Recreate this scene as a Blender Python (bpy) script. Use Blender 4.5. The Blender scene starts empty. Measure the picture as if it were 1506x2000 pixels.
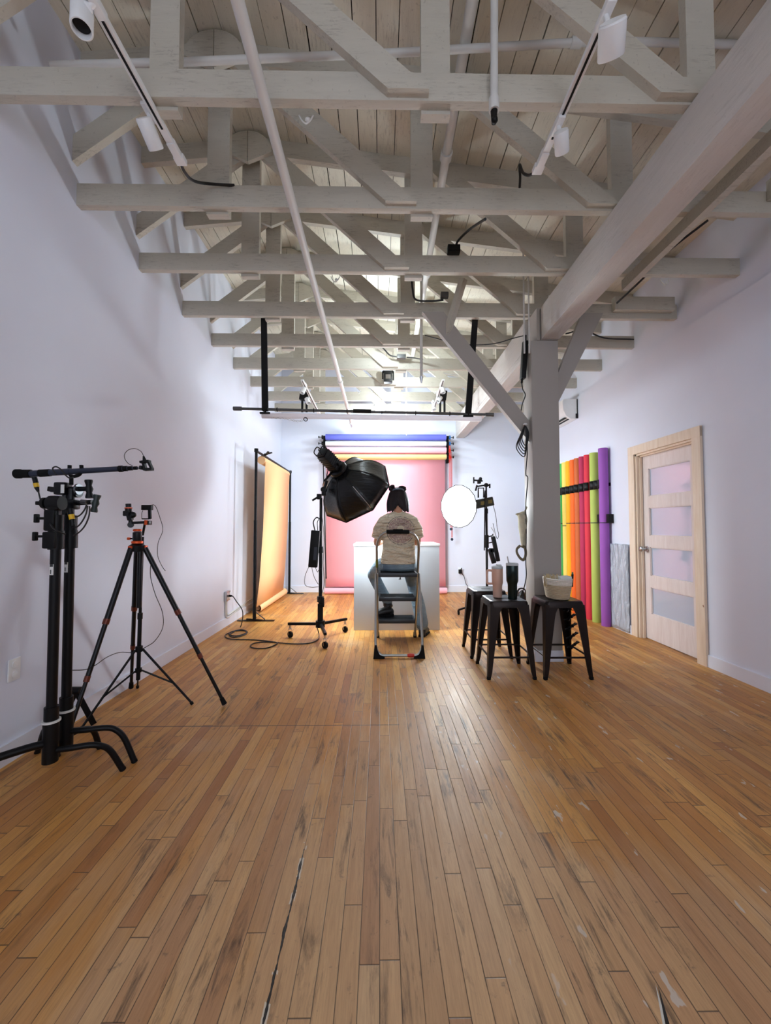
import bpy, bmesh, math, random
from mathutils import Vector, Matrix
random.seed(7)
C = bpy.context.scene.collection
V = Vector
PI = math.pi
EYE = V((0, 0, 1.22)); FP = 780.0
YAW = math.atan(11/FP); PIT = math.atan(28/FP)
FW = V((math.sin(YAW)*math.cos(PIT), math.cos(YAW)*math.cos(PIT), math.sin(PIT)))
RT = V((math.cos(YAW), -math.sin(YAW), 0)); UP = RT.cross(FW)

def ray(px, py): return FW + RT*((px-753)/FP) + UP*((1000-py)/FP)
def P(px, py, Y):                      # survey helper: where a sight line meets the plane y = Y
    d = ray(px, py); return EYE + d*(Y/d.y)
def F(px, py):
    d = ray(px, py); return EYE + d*(-1.22/d.z)

# ------------------------------------------------------------------ mesh builder
def basis(d, up=V((0, 0, 1))):
    d = V(d).normalized()
    u = V(up)
    if abs(d.dot(u.normalized())) > 0.99: u = V((0, 1, 0)) if abs(d.y) < 0.9 else V((1, 0, 0))
    a = d.cross(u).normalized(); b = a.cross(d).normalized()
    return d, a, b

class MB:
    def __init__(s): s.bm = bmesh.new()
    def obox(s, c, size, R=None, bev=0.0):
        m = Matrix.Translation(V(c))
        if R is not None: m = m @ R.to_4x4()
        m = m @ Matrix.Diagonal((size[0], size[1], size[2], 1))
        r = bmesh.ops.create_cube(s.bm, size=1.0, matrix=m)
        if bev > 0:
            es = set()
            for v in r['verts']:
                for e in v.link_edges: es.add(e)
            bmesh.ops.bevel(s.bm, geom=list(es), offset=bev, segments=2, affect='EDGES', profile=0.6)
        return s
    def box(s, a, b, bev=0.0):
        a, b = V(a), V(b)
        return s.obox((a+b)/2, [abs(b[i]-a[i]) for i in range(3)], None, bev)
    def bar(s, p0, p1, w, h, up=(0, 0, 1), bev=0.0):
        p0, p1 = V(p0), V(p1)
        d, a, b = basis(p1-p0, up)
        R = Matrix((a, d, b)).transposed()
        return s.obox((p0+p1)/2, (w, (p1-p0).length, h), R, bev)
    def rings(s, rings, cap=True, closed=True):
        bm = s.bm
        rv = [[bm.verts.new(p) for p in r] for r in rings]
        n = len(rings[0])
        for i in range(len(rv)-1):
            for j in range(n if closed else n-1):
                k = (j+1) % n
                try: bm.faces.new((rv[i][j], rv[i][k], rv[i+1][k], rv[i+1][j]))
                except ValueError: pass
        if cap and closed:
            bm.faces.new(list(reversed(rv[0]))); bm.faces.new(rv[-1])
        return s
    def tube(s, pts, r, n=8, cap=True, sq=None):
        pts = [V(p) for p in pts]
        rs = r if isinstance(r, (list, tuple)) else [r]*len(pts)
        out = []; d, a, b = basis(pts[1]-pts[0])
        for i, p in enumerate(pts):
            if i == 0: t = pts[1]-pts[0]
            elif i == len(pts)-1: t = pts[-1]-pts[-2]
            else: t = (pts[i+1]-p).normalized()+(p-pts[i-1]).normalized()
            if t.length < 1e-9: t = d
            t = t.normalized()
            a = (a - t*a.dot(t))
            if a.length < 1e-6: a = basis(t)[1]
            a.normalize(); b = t.cross(a)
            out.append([p + (a*math.cos(2*PI*j/n)*(sq or 1) + b*math.sin(2*PI*j/n))*rs[i] for j in range(n)])
        return s.rings(out, cap)
    def cyl(s, p0, p1, r0, r1=None, n=20): return s.tube([p0, p1], [r0, r0 if r1 is None else r1], n)
    def lathe(s, o, prof, n=32, axis=(0, 0, 1), sx=1, sy=1, cap=True):
        d, a, b = basis(axis); o = V(o)
        return s.rings([[o + d*z + (a*math.cos(2*PI*j/n)*sx + b*math.sin(2*PI*j/n)*sy)*r for j in range(n)] for r, z in prof], cap)
    def ball(s, c, r, n=16, R=None):
        r = r if isinstance(r, (list, tuple)) else (r, r, r)
        m = Matrix.Translation(V(c))
        if R is not None: m = m @ R.to_4x4()
        bmesh.ops.create_uvsphere(s.bm, u_segments=n, v_segments=max(6, n//2+2), radius=1.0, matrix=m @ Matrix.Diagonal((r[0], r[1], r[2], 1)))
        return s
    def prism(s, pts, off):
        off = V(off); a = [s.bm.verts.new(p) for p in pts]; b = [s.bm.verts.new(V(p)+off) for p in pts]
        n = len(a); s.bm.faces.new(a); s.bm.faces.new(list(reversed(b)))
        for i in range(n): s.bm.faces.new((a[i], b[i], b[(i+1) % n], a[(i+1) % n]))
        return s
    def quad(s, pts): s.bm.faces.new([s.bm.verts.new(p) for p in pts]); return s
    def torus(s, c, R_, r, axis=(0, 0, 1), n=24, m=8, arc=1.0):
        d, a, b = basis(axis); c = V(c); k = int(n*arc)
        pts = [c + (a*math.cos(2*PI*i/n)+b*math.sin(2*PI*i/n))*R_ for i in range(k+1)]
        return s.tube(pts, r, m, cap=arc < 1)
    def build(s, name, m, parent=None, origin=None, ang=38, kind=None):
        bmesh.ops.recalc_face_normals(s.bm, faces=s.bm.faces)
        o0 = V(ORI[parent.name]) if parent else (V(origin) if origin else V((0, 0, 0)))
        bmesh.ops.translate(s.bm, verts=s.bm.verts, vec=-o0)
        me = bpy.data.meshes.new(name); s.bm.to_mesh(me); s.bm.free()
        me.materials.append(m)
        for p in me.polygons: p.use_smooth = True
        me.set_sharp_from_angle(angle=math.radians(ang))
        o = bpy.data.objects.new(name, me); C.objects.link(o)
        ORI[o.name] = o0
        if parent: o.parent = parent
        else: o.location = o0
        if kind: o['kind'] = kind
        return o
ORI = {}

def thing(name, label, cat, loc, group=None):
    o = bpy.data.objects.new(name, None); C.objects.link(o)
    o.location = V(loc); o.empty_display_size = 0.1
    ORI[o.name] = V(loc); o['label'] = label; o['category'] = cat
    if group: o['group'] = group
    return o
def tag(o, label, cat, group=None):
    o['label'] = label; o['category'] = cat
    if group: o['group'] = group
    return o
def copy_tree(o, delta, label=None):
    r = o.copy(); C.objects.link(r); r.location = o.location + V(delta)
    ORI[r.name] = V(ORI[o.name]) + V(delta)
    if label: r['label'] = label
    for ch in o.children:
        c = ch.copy(); C.objects.link(c); c.parent = r
        for g in ch.children:
            q = g.copy(); C.objects.link(q); q.parent = c
    return r
def spline(pts, k=6):
    pts = [V(p) for p in pts]; q = [pts[0]*2-pts[1]] + pts + [pts[-1]*2-pts[-2]]; out = []
    for i in range(1, len(q)-2):
        for j in range(k):
            t = j/k; a, b, c, d = q[i-1], q[i], q[i+1], q[i+2]
            out.append(0.5*((2*b)+(c-a)*t+(2*a-5*b+4*c-d)*t*t+(3*b-a-3*c+d)*t**3))
    out.append(pts[-1]); return out
def lerp(a, b, t): return V(a)+(V(b)-V(a))*t

# ------------------------------------------------------------------ materials
def srgb(r, g, b):
    f = lambda c: (c/255/12.92) if c/255 <= 0.04045 else ((c/255+0.055)/1.055)**2.4
    return (f(r), f(g), f(b), 1)
class NT:
    def __init__(s, name):
        s.m = bpy.data.materials.new(name); s.m.use_nodes = True; s.t = s.m.node_tree
        s.b = s.t.nodes['Principled BSDF']; s.tc = None
    def n(s, typ, **kw):
        x = s.t.nodes.new(typ)
        for k, v in kw.items(): setattr(x, k, v)
        return x
    def l(s, a, b): s.t.links.new(a, b)
    def obj(s):
        if not s.tc: s.tc = s.n('ShaderNodeTexCoord')
        return s.tc.outputs['Object']
    def put(s, sock, v):
        if hasattr(v, 'is_output') or isinstance(v, bpy.types.NodeSocket): s.l(v, sock)
        else: sock.default_value = v
    def math(s, op, a, b=0.0, c=None, clamp=False):
        x = s.n('ShaderNodeMath', operation=op); x.use_clamp = clamp
        s.put(x.inputs[0], a); s.put(x.inputs[1], b)
        if c is not None: s.put(x.inputs[2], c)
        return x.outputs[0]
    def sep(s, v):
        x = s.n('ShaderNodeSeparateXYZ'); s.l(v, x.inputs[0]); return x.outputs
    def comb(s, a, b, c=0.0):
        x = s.n('ShaderNodeCombineXYZ')
        for i, v in enumerate((a, b, c)): s.put(x.inputs[i], v)
        return x.outputs[0]
    def mapping(s, v, sc=(1, 1, 1), loc=(0, 0, 0)):
        x = s.n('ShaderNodeMapping'); s.l(v, x.inputs[0]); x.inputs['Scale'].default_value = sc; x.inputs['Location'].default_value = loc
        return x.outputs[0]
    def noise(s, v, scale=5, detail=4, rough=0.55, dist=0.0):
        x = s.n('ShaderNodeTexNoise'); s.l(v, x.inputs['Vector']); x.inputs['Scale'].default_value = scale
        x.inputs['Detail'].default_value = detail; x.inputs['Roughness'].default_value = rough; x.inputs['Distortion'].default_value = dist
        return x.outputs['Fac']
    def white(s, v):
        x = s.n('ShaderNodeTexWhiteNoise', noise_dimensions='3D'); s.l(v, x.inputs['Vector']); return x.outputs['Value']
    def ramp(s, f, stops):
        x = s.n('ShaderNodeValToRGB'); s.put(x.inputs[0], f); e = x.color_ramp.elements
        while len(e) < len(stops): e.new(0.5)
        for i, (p, c) in enumerate(stops): e[i].position = p; e[i].color = c if len(c) == 4 else (*c, 1)
        return x.outputs[0]
    def rng(s, f, a, b, c=0.0, d=1.0):
        x = s.n('ShaderNodeMapRange'); s.put(x.inputs[0], f)
        for i, v in enumerate((a, b, c, d)): x.inputs[i+1].default_value = v
        return x.outputs[0]
    def mix(s, f, a, b, mode='MIX'):
        x = s.n('ShaderNodeMix', data_type='RGBA', blend_type=mode); s.put(x.inputs[0], f); s.put(x.inputs[6], a); s.put(x.inputs[7], b)
        return x.outputs[2]
    def bump(s, h, strength=0.3, dist=0.01):
        x = s.n('ShaderNodeBump'); x.inputs['Strength'].default_value = strength; x.inputs['Distance'].default_value = dist
        s.l(h, x.inputs['Height']); s.l(x.outputs[0], s.b.inputs['Normal'])
    def set(s, col=None, rough=None, metal=None, **kw):
        if col is not None: s.put(s.b.inputs['Base Color'], col)
        if rough is not None: s.put(s.b.inputs['Roughness'], rough)
        if metal is not None: s.put(s.b.inputs['Metallic'], metal)
        for k, v in kw.items(): s.put(s.b.inputs[k.replace('_', ' ')], v)
        return s
def simple(name, col, rough=0.5, metal=0.0, var=0.08, scale=12, bump=0.0, bscale=80, **kw):
    t = NT(name); v = t.obj(); f = t.noise(v, scale, 3)
    lo = tuple(c*(1-var) for c in col[:3])+(1,); hi = tuple(min(1, c*(1+var)) for c in col[:3])+(1,)
    t.set(t.mix(t.rng(f, .3, .7), lo, hi), rough, metal, **kw)
    if bump: t.bump(t.noise(v, bscale, 3), bump, 0.004)
    return t.m
M = {}
M['black'] = simple('black_powder_coat', srgb(12, 12, 14), .42, 0, .1, Specular_IOR_Level=.22)
M['blackmetal'] = simple('black_anodised_metal', srgb(14, 14, 17), .34, .1, .1, Specular_IOR_Level=.35)
M['plastic'] = simple('black_plastic', srgb(10, 10, 11), .5, Specular_IOR_Level=.25)
M['rubber'] = simple('black_rubber', srgb(12, 12, 13), .75, Specular_IOR_Level=.2)
M['cable'] = simple('black_cable', srgb(20, 19, 20), .5)
M['strap'] = simple('black_webbing', srgb(14, 14, 16), .9, bump=.4, bscale=300)
M['steel'] = simple('brushed_steel', srgb(190, 192, 195), .28, 1.0, .06)
M['chrome'] = simple('chrome', srgb(215, 215, 218), .15, 1.0, .03)
M['grey_tube'] = simple('dark_blue_grey_tube', srgb(52, 58, 74), .35, .5)
M['orange_metal'] = simple('orange_anodised', srgb(225, 85, 30), .35, .4)
M['yellow'] = simple('yellow_plastic', srgb(225, 180, 30), .5)
M['white_plastic'] = simple('white_plastic', srgb(232, 232, 232), .4, var=.02)
M['white_pipe'] = simple('painted_pipe', srgb(212, 210, 206), .5, var=.06, scale=4)
M['sticker'] = simple('white_sticker', srgb(225, 225, 222), .6)
M['label_ink'] = simple('label_ink', srgb(60, 60, 62), .7)
M['red'] = simple('red_plastic', srgb(200, 45, 30), .45)
M['blue'] = simple('blue_plastic', srgb(30, 100, 165), .45)

def wall_mat(name, col):
    t = NT(name); v = t.obj(); a = t.noise(v, 1.3, 3); b = t.noise(v, 14, 4)
    c = t.mix(t.rng(a, .35, .65), tuple(x*.965 for x in col[:3])+(1,), col)
    t.set(c, .62); t.bump(t.math('ADD', t.noise(v, 90, 2), t.math('MULTIPLY', b, .7)), .06, .004); return t.m
M['wall'] = wall_mat('white_painted_wall', (.735, .76, .865, 1))
M['trimw'] = wall_mat('white_painted_trim', (.77, .78, .86, 1))

def timber(name, col, dirt=.5, axis='x', k=1.0):
    t = NT(name); v = t.obj()
    sc = {'x': (1.2, 9, 9), 'y': (9, 1.2, 9), 'z': (9, 9, 1.2)}[axis]
    g = t.noise(t.mapping(v, sc), 3.0, 6, .65, .6); big = t.noise(v, 1.7, 3)
    c = t.mix(t.rng(g, .3, .75), tuple(x*.86 for x in col[:3])+(1,), col)
    c = t.mix(t.rng(big, .35, .7), c, tuple(min(1, col[i]*(.93, .93, .90)[i]) for i in range(3))+(1,))
    scu = t.noise(t.mapping(v, sc), 9, 5, .75); sp = t.noise(v, 38, 3, .7)
    m = t.math('MULTIPLY', t.rng(scu, .52, .64), t.rng(t.noise(v, 4, 2), .45, .58))
    m2 = t.rng(sp, .62, .70)
    mm = t.math('MULTIPLY', t.math('MAXIMUM', m, t.math('MULTIPLY', m2, .8)), dirt)
    c = t.mix(mm, c, srgb(92, 78, 66))
    t.set(c, .6); t.bump(t.math('ADD', g, t.math('MULTIPLY', scu, .6)), .3*k, .006); return t.m
CREAM = (.58, .54, .465, 1)
M['beam'] = timber('cream_painted_timber', CREAM, .34)
M['board'] = timber('cream_painted_boards', (.80, .75, .63, 1), .3, 'y')
M['beamy'] = timber('white_painted_main_beam', (.62, .58, .55, 1), .16, 'y', 1.3)
M['post'] = wall_mat('shade_darkened_post_paint', (.40, .365, .33, 1))  # pale paint darkened to taupe, shadow on the post put into its colour
M['dark'] = simple('dark_void', srgb(30, 26, 22), .9)

def floor_mat():
    t = NT('worn_maple_strip_floor'); v = t.obj(); x, y, z = t.sep(v)
    W = .057
    xr = t.math('DIVIDE', x, W); row = t.math('FLOOR', xr); fx = t.math('SUBTRACT', xr, row)
    r1 = t.white(t.comb(row, 3.1, .7)); r2 = t.white(t.comb(row, 9.4, 2.2))
    L = t.rng(r2, 0, 1, .45, 1.15)
    yo = t.math('DIVIDE', t.math('ADD', t.math('ADD', y, 20.0), t.math('MULTIPLY', r1, 7.0)), L)
    idx = t.math('FLOOR', yo); fy = t.math('SUBTRACT', yo, idx)
    pid = t.comb(row, idx, 5.5); h = t.white(pid); h2 = t.white(t.comb(idx, row, 1.3))
    # wood colours plank by plank
    worn = t.ramp(h, [(0, srgb(190, 146, 102)), (.25, srgb(204, 160, 114)), (.5, srgb(211, 169, 122)), (.72, srgb(198, 152, 108)), (.9, srgb(182, 134, 94)), (1, srgb(218, 180, 134))])
    amber = t.ramp(h, [(0, srgb(182, 120, 54)), (.3, srgb(200, 138, 64)), (.6, srgb(214, 156, 80)), (.85, srgb(170, 108, 48)), (1, srgb(222, 170, 98))])
    wob = t.noise(v, 1.6, 5, .6); wob2 = t.noise(t.mapping(v, (3.2, .8, 1)), 1.8, 5, .65)
    # bare (sanded thin) zone before the camera, amber varnish left elsewhere
    dx = t.math('DIVIDE', t.math('SUBTRACT', x, .25), 1.35); dy = t.math('DIVIDE', t.math('SUBTRACT', y, .4), 2.1)
    d = t.math('SQRT', t.math('ADD', t.math('MULTIPLY', dx, dx), t.math('MULTIPLY', dy, dy)))
    bare = t.math('SUBTRACT', 1.0, t.rng(t.math('ADD', d, t.math('MULTIPLY', t.math('SUBTRACT', wob2, .5), 1.3)), .70, 1.15))
    dx = t.math('DIVIDE', t.math('SUBTRACT', x, 1.05), .62); dy = t.math('DIVIDE', t.math('SUBTRACT', y, 2.05), .62)
    d2 = t.math('SQRT', t.math('ADD', t.math('MULTIPLY', dx, dx), t.math('MULTIPLY', dy, dy)))
    keep = t.rng(t.math('ADD', d2, t.math('MULTIPLY', t.math('SUBTRACT', wob2, .5), 1.6)), .75, 1.05)
    bare = t.math('MULTIPLY', bare, keep)
    bare = t.math('MAXIMUM', bare, t.math('MULTIPLY', t.rng(wob, .55, .68), .6))
    c = t.mix(bare, amber, worn)
    # grain
    gv = t.comb(t.math('MULTIPLY', x, 26.0), t.math('ADD', t.math('MULTIPLY', y, 1.5), t.math('MULTIPLY', h2, 60.0)), t.math('MULTIPLY', h, 30.0))
    g = t.noise(gv, 2.2, 6, .65, 1.2); g2 = t.noise(gv, 9, 4, .7)
    c = t.mix(t.rng(g, .35, .72, 0, .42), c, t.mix(.55, c, srgb(120, 78, 48)))
    c = t.mix(t.rng(g2, .4, .75, 0, .22), c, srgb(105, 70, 48))
    # dark worn streaks and stains
    st = t.noise(t.comb(t.math('MULTIPLY', x, 15.0), t.math('MULTIPLY', y, 1.9), t.math('MULTIPLY', h, 2.0)), 1.5, 7, .74, .5)
    stm = t.math('MULTIPLY', t.rng(st, .53, .66), t.rng(t.noise(v, 2.3, 3), .40, .54))
    c = t.mix(t.math('MULTIPLY', stm, .78), c, srgb(62, 45, 36))
    gr = t.noise(v, 17, 5, .75); c = t.mix(t.math('MULTIPLY', t.rng(gr, .62, .70), .5), c, srgb(78, 70, 64))
    ps = t.noise(t.mapping(v, (9, 3.5, 1)), 1.7, 3, .6)
    pale = t.math('MULTIPLY', t.rng(ps, .67, .69), t.rng(x, .2, .7))
    c = t.mix(t.math('MULTIPLY', pale, .7), c, srgb(205, 196, 184))
    # joints
    ex = t.math('MINIMUM', fx, t.math('SUBTRACT', 1.0, fx))
    gapw = t.rng(t.noise(t.comb(row, t.math('MULTIPLY', y, 1.2), 0.0), 3, 2), .35, .65, .018, .050)
    gx = t.math('SUBTRACT', 1.0, t.math('DIVIDE', ex, gapw, clamp=True))
    ey = t.math('MULTIPLY', t.math('MINIMUM', fy, t.math('SUBTRACT', 1.0, fy)), L)
    gy = t.math('SUBTRACT', 1.0, t.math('DIVIDE', ey, .0026, clamp=True))
    gap = t.math('MAXIMUM', gx, gy)
    c = t.mix(t.math('MULTIPLY', gap, .95), c, srgb(40, 28, 22))
    # the long seam across the boards, an opened joint with white filler and a tapered split
    ab = lambda a, k: t.math('ABSOLUTE', t.math('SUBTRACT', a, k))
    seam = t.math('MULTIPLY', t.math('LESS_THAN', ab(y, 2.5), .0032), t.math('LESS_THAN', x, .12))
    wig = t.math('MULTIPLY', t.math('SUBTRACT', t.noise(v, 9, 4, .7), .5), .010)
    jx = ab(t.math('ADD', x, wig), -.286)
    crk = t.math('MULTIPLY', t.math('LESS_THAN', jx, t.rng(t.noise(v, 14, 3), .35, .65, .001, .0055)), t.math('LESS_THAN', ab(y, 1.22), .34))
    fil = t.math('MULTIPLY', t.math('MULTIPLY', t.math('LESS_THAN', jx, .008), t.math('GREATER_THAN', t.noise(v, 13, 3), .57)), t.math('LESS_THAN', ab(y, 1.25), .36))
    sx = t.math('ADD', x, t.math('MULTIPLY', t.math('SUBTRACT', y, 1.0), -.42))
    sw = t.rng(y, .96, 1.10, .0085, 0.0); sp_ = t.math('LESS_THAN', ab(sx, .70), sw)
    sp2 = t.math('LESS_THAN', ab(sx, .694), t.math('MULTIPLY', sw, 1.1))
    c = t.mix(t.math('MULTIPLY', fil, .8), c, srgb(214, 204, 186)); c = t.mix(t.math('MAXIMUM', seam, crk), c, srgb(34, 24, 20))
    c = t.mix(sp2, c, srgb(205, 200, 190)); c = t.mix(sp_, c, srgb(26, 22, 20))
    rough = t.math('ADD', t.rng(g, .3, .7, .38, .52), t.math('MULTIPLY', bare, .06))
    t.set(c, rough, 0); t.b.inputs['Specular IOR Level'].default_value = .42
    hh = t.math('SUBTRACT', t.math('ADD', t.math('MULTIPLY', g2, .12), t.math('MULTIPLY', h, .25)), gap)
    t.bump(hh, .35, .003); return t.m
M['floor'] = floor_mat()

# ------------------------------------------------------------------ the room
YB, YF = 7.46, -2.6            # back wall, and the wall behind the camera
XL0, XL1 = -1.945, -1.835      # left wall at the camera end / back end (the room tapers slightly)
def XL(y): return -1.95 + (y)*0.013
def XR(y): return 2.90 - y*0.012
ZP = 4.35                      # underside of roof boards at the ridge
def ZD(x): return ZP + (x+1.0)*0.10 if x < -1 else ZP - (x+1.0)*0.122

MB().box((-2.6, YF-.2, -.08), (3.5, YB+.2, 0)).build('floor', M['floor'], kind='structure')
m = MB(); m.prism([(XL(YF), YF, 0), (XL(YB), YB, 0), (XL(YB), YB, 4.6), (XL(YF), YF, 4.6)], (-.15, 0, 0)); m.build('wall_left', M['wall'], kind='structure')
# right wall: lower leaf with the doorway, upper leaf set back behind a ledge
DY0, DY1, DZ = 3.57, 4.40, 2.03
def rx(y, o=0): return XR(y)+o
m = MB()
for (a, b, z0, z1) in ((YF, DY0, 0, 3.08), (DY1, YB, 0, 3.08), (DY0, DY1, DZ, 3.08)):
    m.prism([(rx(a), a, z0), (rx(b), b, z0), (rx(b), b, z1), (rx(a), a, z1)], (.16, 0, 0))
m.prism([(rx(YF, .05), YF, 3.08), (rx(YB, .05), YB, 3.08), (rx(YB, .05), YB, 4.6), (rx(YF, .05), YF, 4.6)], (.11, 0, 0))
m.build('wall_right', M['wall'], kind='structure')
MB().box((-2.6, YB, 0), (3.5, YB+.15, 4.6)).build('wall_back', M['wall'], kind='structure')
# camera-end wall with two big window openings (daylight)
m = MB(); m.box((-2.6, YF-.15, 0), (3.5, YF, .7)); m.box((-2.6, YF-.15, 3.2), (3.5, YF, 4.6))
m.box((-2.6, YF-.15, .7), (-1.5, YF, 3.2)); m.box((.2, YF-.15, .7), (.8, YF, 3.2)); m.box((2.5, YF-.15, .7), (3.5, YF, 3.2))
m.build('wall_front', M['wall'], kind='structure')
for i, (a, b) in enumerate(((-1.5, .2), (.8, 2.5))):
    m = MB(); 
    for q in ((a, b, .7, .76), (a, b, 3.14, 3.2)): m.box((q[0], YF-.12, q[2]), (q[1], YF-.04, q[3]))
    for xx in (a, (a+b)/2-.03, b-.06): m.box((xx, YF-.115, .76), (xx+.06, YF-.045, 3.14))
    m.build('window_%d' % (i+1), M['trimw'], kind='structure')
# roof deck: boards with dark gaps under a dark underlay
m = MB(); x = -2.15
random.seed(11)
while x < 3.2:
    w = random.choice((.135, .14, .145, .15)); g = random.choice((.002, .004, .008, .009))
    x0, x1 = x+g/2, x+w-g/2
    if x0 < -1 < x1: x1 = max(x0+.02, -1.0)
    z0, z1 = ZD(x0), ZD(x1)
    m.prism([(x0, YF, z0), (x1, YF, z1), (x1, YF, z1+.02), (x0, YF, z0+.02)], (0, YB-YF+.1, 0))
    x = x1+g/2
m.build('ceiling', M['board'], kind='structure')
m = MB(); m.prism([(-2.3, YF, ZD(-2.3)+.03), (-1, YF, ZP+.03), (3.3, YF, ZD(3.3)+.03), (3.3, YF, ZD(3.3)+.08), (-1, YF, ZP+.08), (-2.3, YF, ZD(-2.3)+.08)], (0, YB-YF+.1, 0))
m.build('ceiling_underlay', M['dark'], kind='structure')
# baseboards
m = MB(); m.prism([(XL(YF), YF, 0), (XL(YB), YB, 0), (XL(YB), YB, .105), (XL(YF), YF, .105)], (.014, 0, 0)); m.build('baseboard_left', M['trimw'], kind='structure')
m = MB()
for a, b in ((YF, 3.47), (4.50, YB)):
    m.prism([(rx(a), a, 0), (rx(b), b, 0), (rx(b), b, .105), (rx(a), a, .105)], (-.014, 0, 0))
m.build('baseboard_right', M['trimw'], kind='structure')
MB().box((XL(YB), YB-.014, 0), (rx(YB), YB, .12)).build('baseboard_back', M['trimw'], kind='structure')

# ---- roof trusses
ZC = 3.25; TH = .045
ORD = ['first', 'second', 'third', 'fourth', 'fifth', 'sixth', 'seventh', 'eighth', 'ninth']
NOTE = ['cross pipe just behind it', 'light track conduits ending at it', 'junction box on its chord', 'black straps hung from it',
        'just past the post', 'flat grey junction box before it', 'small black fixture under it', 'ceiling lamp behind it', 'close to the back wall']
trY = [1.831, 2.477, 3.117, 3.794, 4.44, 5.08, 5.73, 6.37, 7.0]
def make_truss(Y, k):
    t = thing('roof_truss', 'cream timber roof truss, %s from camera end, %s' % (ORD[k], NOTE[k]), 'truss', (0, Y, ZC), 'roof trusses across the studio')
    jz = random.uniform(-.004, .004)
    MB().box((XL(Y)-.03, Y, ZC+jz), (rx(Y, .07), Y+TH, ZC+.14), .003).build('bottom_chord', M['beam'], t)
    for x in (-1.12, .201, 1.52):
        MB().box((x, Y+TH, ZC-.018), (x+.142, Y+2*TH, ZD(x+.142)-.02)).build('post', M['beam'], t)
    def dg(x0, z0, x1, z1, w=.195): MB().prism([(x0, Y, z0), (x0+w, Y, z0), (x1+w, Y, z1), (x1, Y, z1)], (0, -.042, 0)).build('diagonal_brace', M['beam'], t)
    dg(.035, ZC+.012, -1.0, 4.20)
    dg(1.325, ZC+.012, .40, 4.05)
    MB().prism([(XL(Y)-.02, Y, 3.48), (XL(Y)-.02, Y, 3.65), (-1.20, Y, 4.20), (-1.04, Y, 4.20), (-1.04, Y, 4.16)], (0, -.042, 0)).build('diagonal_brace', M['beam'], t)
    def raf(xa, xb): MB().prism([(xa, Y, ZD(xa)), (xb, Y, ZD(xb)), (xb, Y, ZD(xb)-.137), (xa, Y, ZD(xa)-.137)], (0, TH, 0)).build('rafter', M['beam'], t)
    raf(XL(Y)-.03, -1.002); raf(-.998, rx(Y, .07))
    # rounded peak blocks
    for sgn in (-1, 1):
        pts = [(-1.04+sgn*.002, Y-.043, 4.35)] + [(-1.04+sgn*(.19*math.sin(a)), Y-.043, 4.16+.17*math.cos(a)) for a in [PI/2*i/7 for i in range(1, 8)]] + [(-1.04+sgn*.002, Y-.043, 4.08)]
        pts[0] = (-1.04+sgn*.002, Y-.043, 4.33)
        MB().prism(pts, (0, -.03, 0)).build('peak_block', M['beam'], t)
    return t
for k, Y in enumerate(trY): make_truss(Y, k)

# ---- big longitudinal beams, post with knee braces
m = MB(); m.box((1.487, -2.5, 2.945), (1.655, 3.60, 3.245), .008)
o = m.build('ceiling_beam', M['beamy'], origin=(1.57, 0, 2.945)); tag(o, 'huge rough white main beam running overhead from the camera to the post', 'beam')
m = MB(); m.box((1.43, 3.85, 2.88), (1.59, 7.45, 3.245), .006)
for i in (1, 2): m.box((1.426, 3.9, 2.88+.035*i), (1.434, 7.42, 2.88+.035*i+.004))
o = m.build('ceiling_beam', M['beamy'], origin=(1.49, 5.5, 2.87)); tag(o, 'white laminated main beam running from the post to the back wall', 'beam')
t = thing('wooden_post', 'square painted timber post, colour darkened for shade, with knee braces behind the stools', 'post', (1.53, 3.74, 0))
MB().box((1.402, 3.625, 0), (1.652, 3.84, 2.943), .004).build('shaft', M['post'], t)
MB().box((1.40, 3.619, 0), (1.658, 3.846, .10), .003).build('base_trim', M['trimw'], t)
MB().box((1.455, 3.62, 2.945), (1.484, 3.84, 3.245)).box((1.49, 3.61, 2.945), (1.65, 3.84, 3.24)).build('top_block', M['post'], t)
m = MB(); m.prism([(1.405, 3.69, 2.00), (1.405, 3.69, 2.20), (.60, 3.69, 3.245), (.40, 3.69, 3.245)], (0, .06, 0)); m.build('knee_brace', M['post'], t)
m = MB(); m.prism([(1.653, 3.69, 2.34), (1.653, 3.69, 2.60), (1.92, 3.69, 3.245), (2.12, 3.69, 3.245)], (0, .055, 0)); m.build('knee_brace', M['post'], t)

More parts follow.
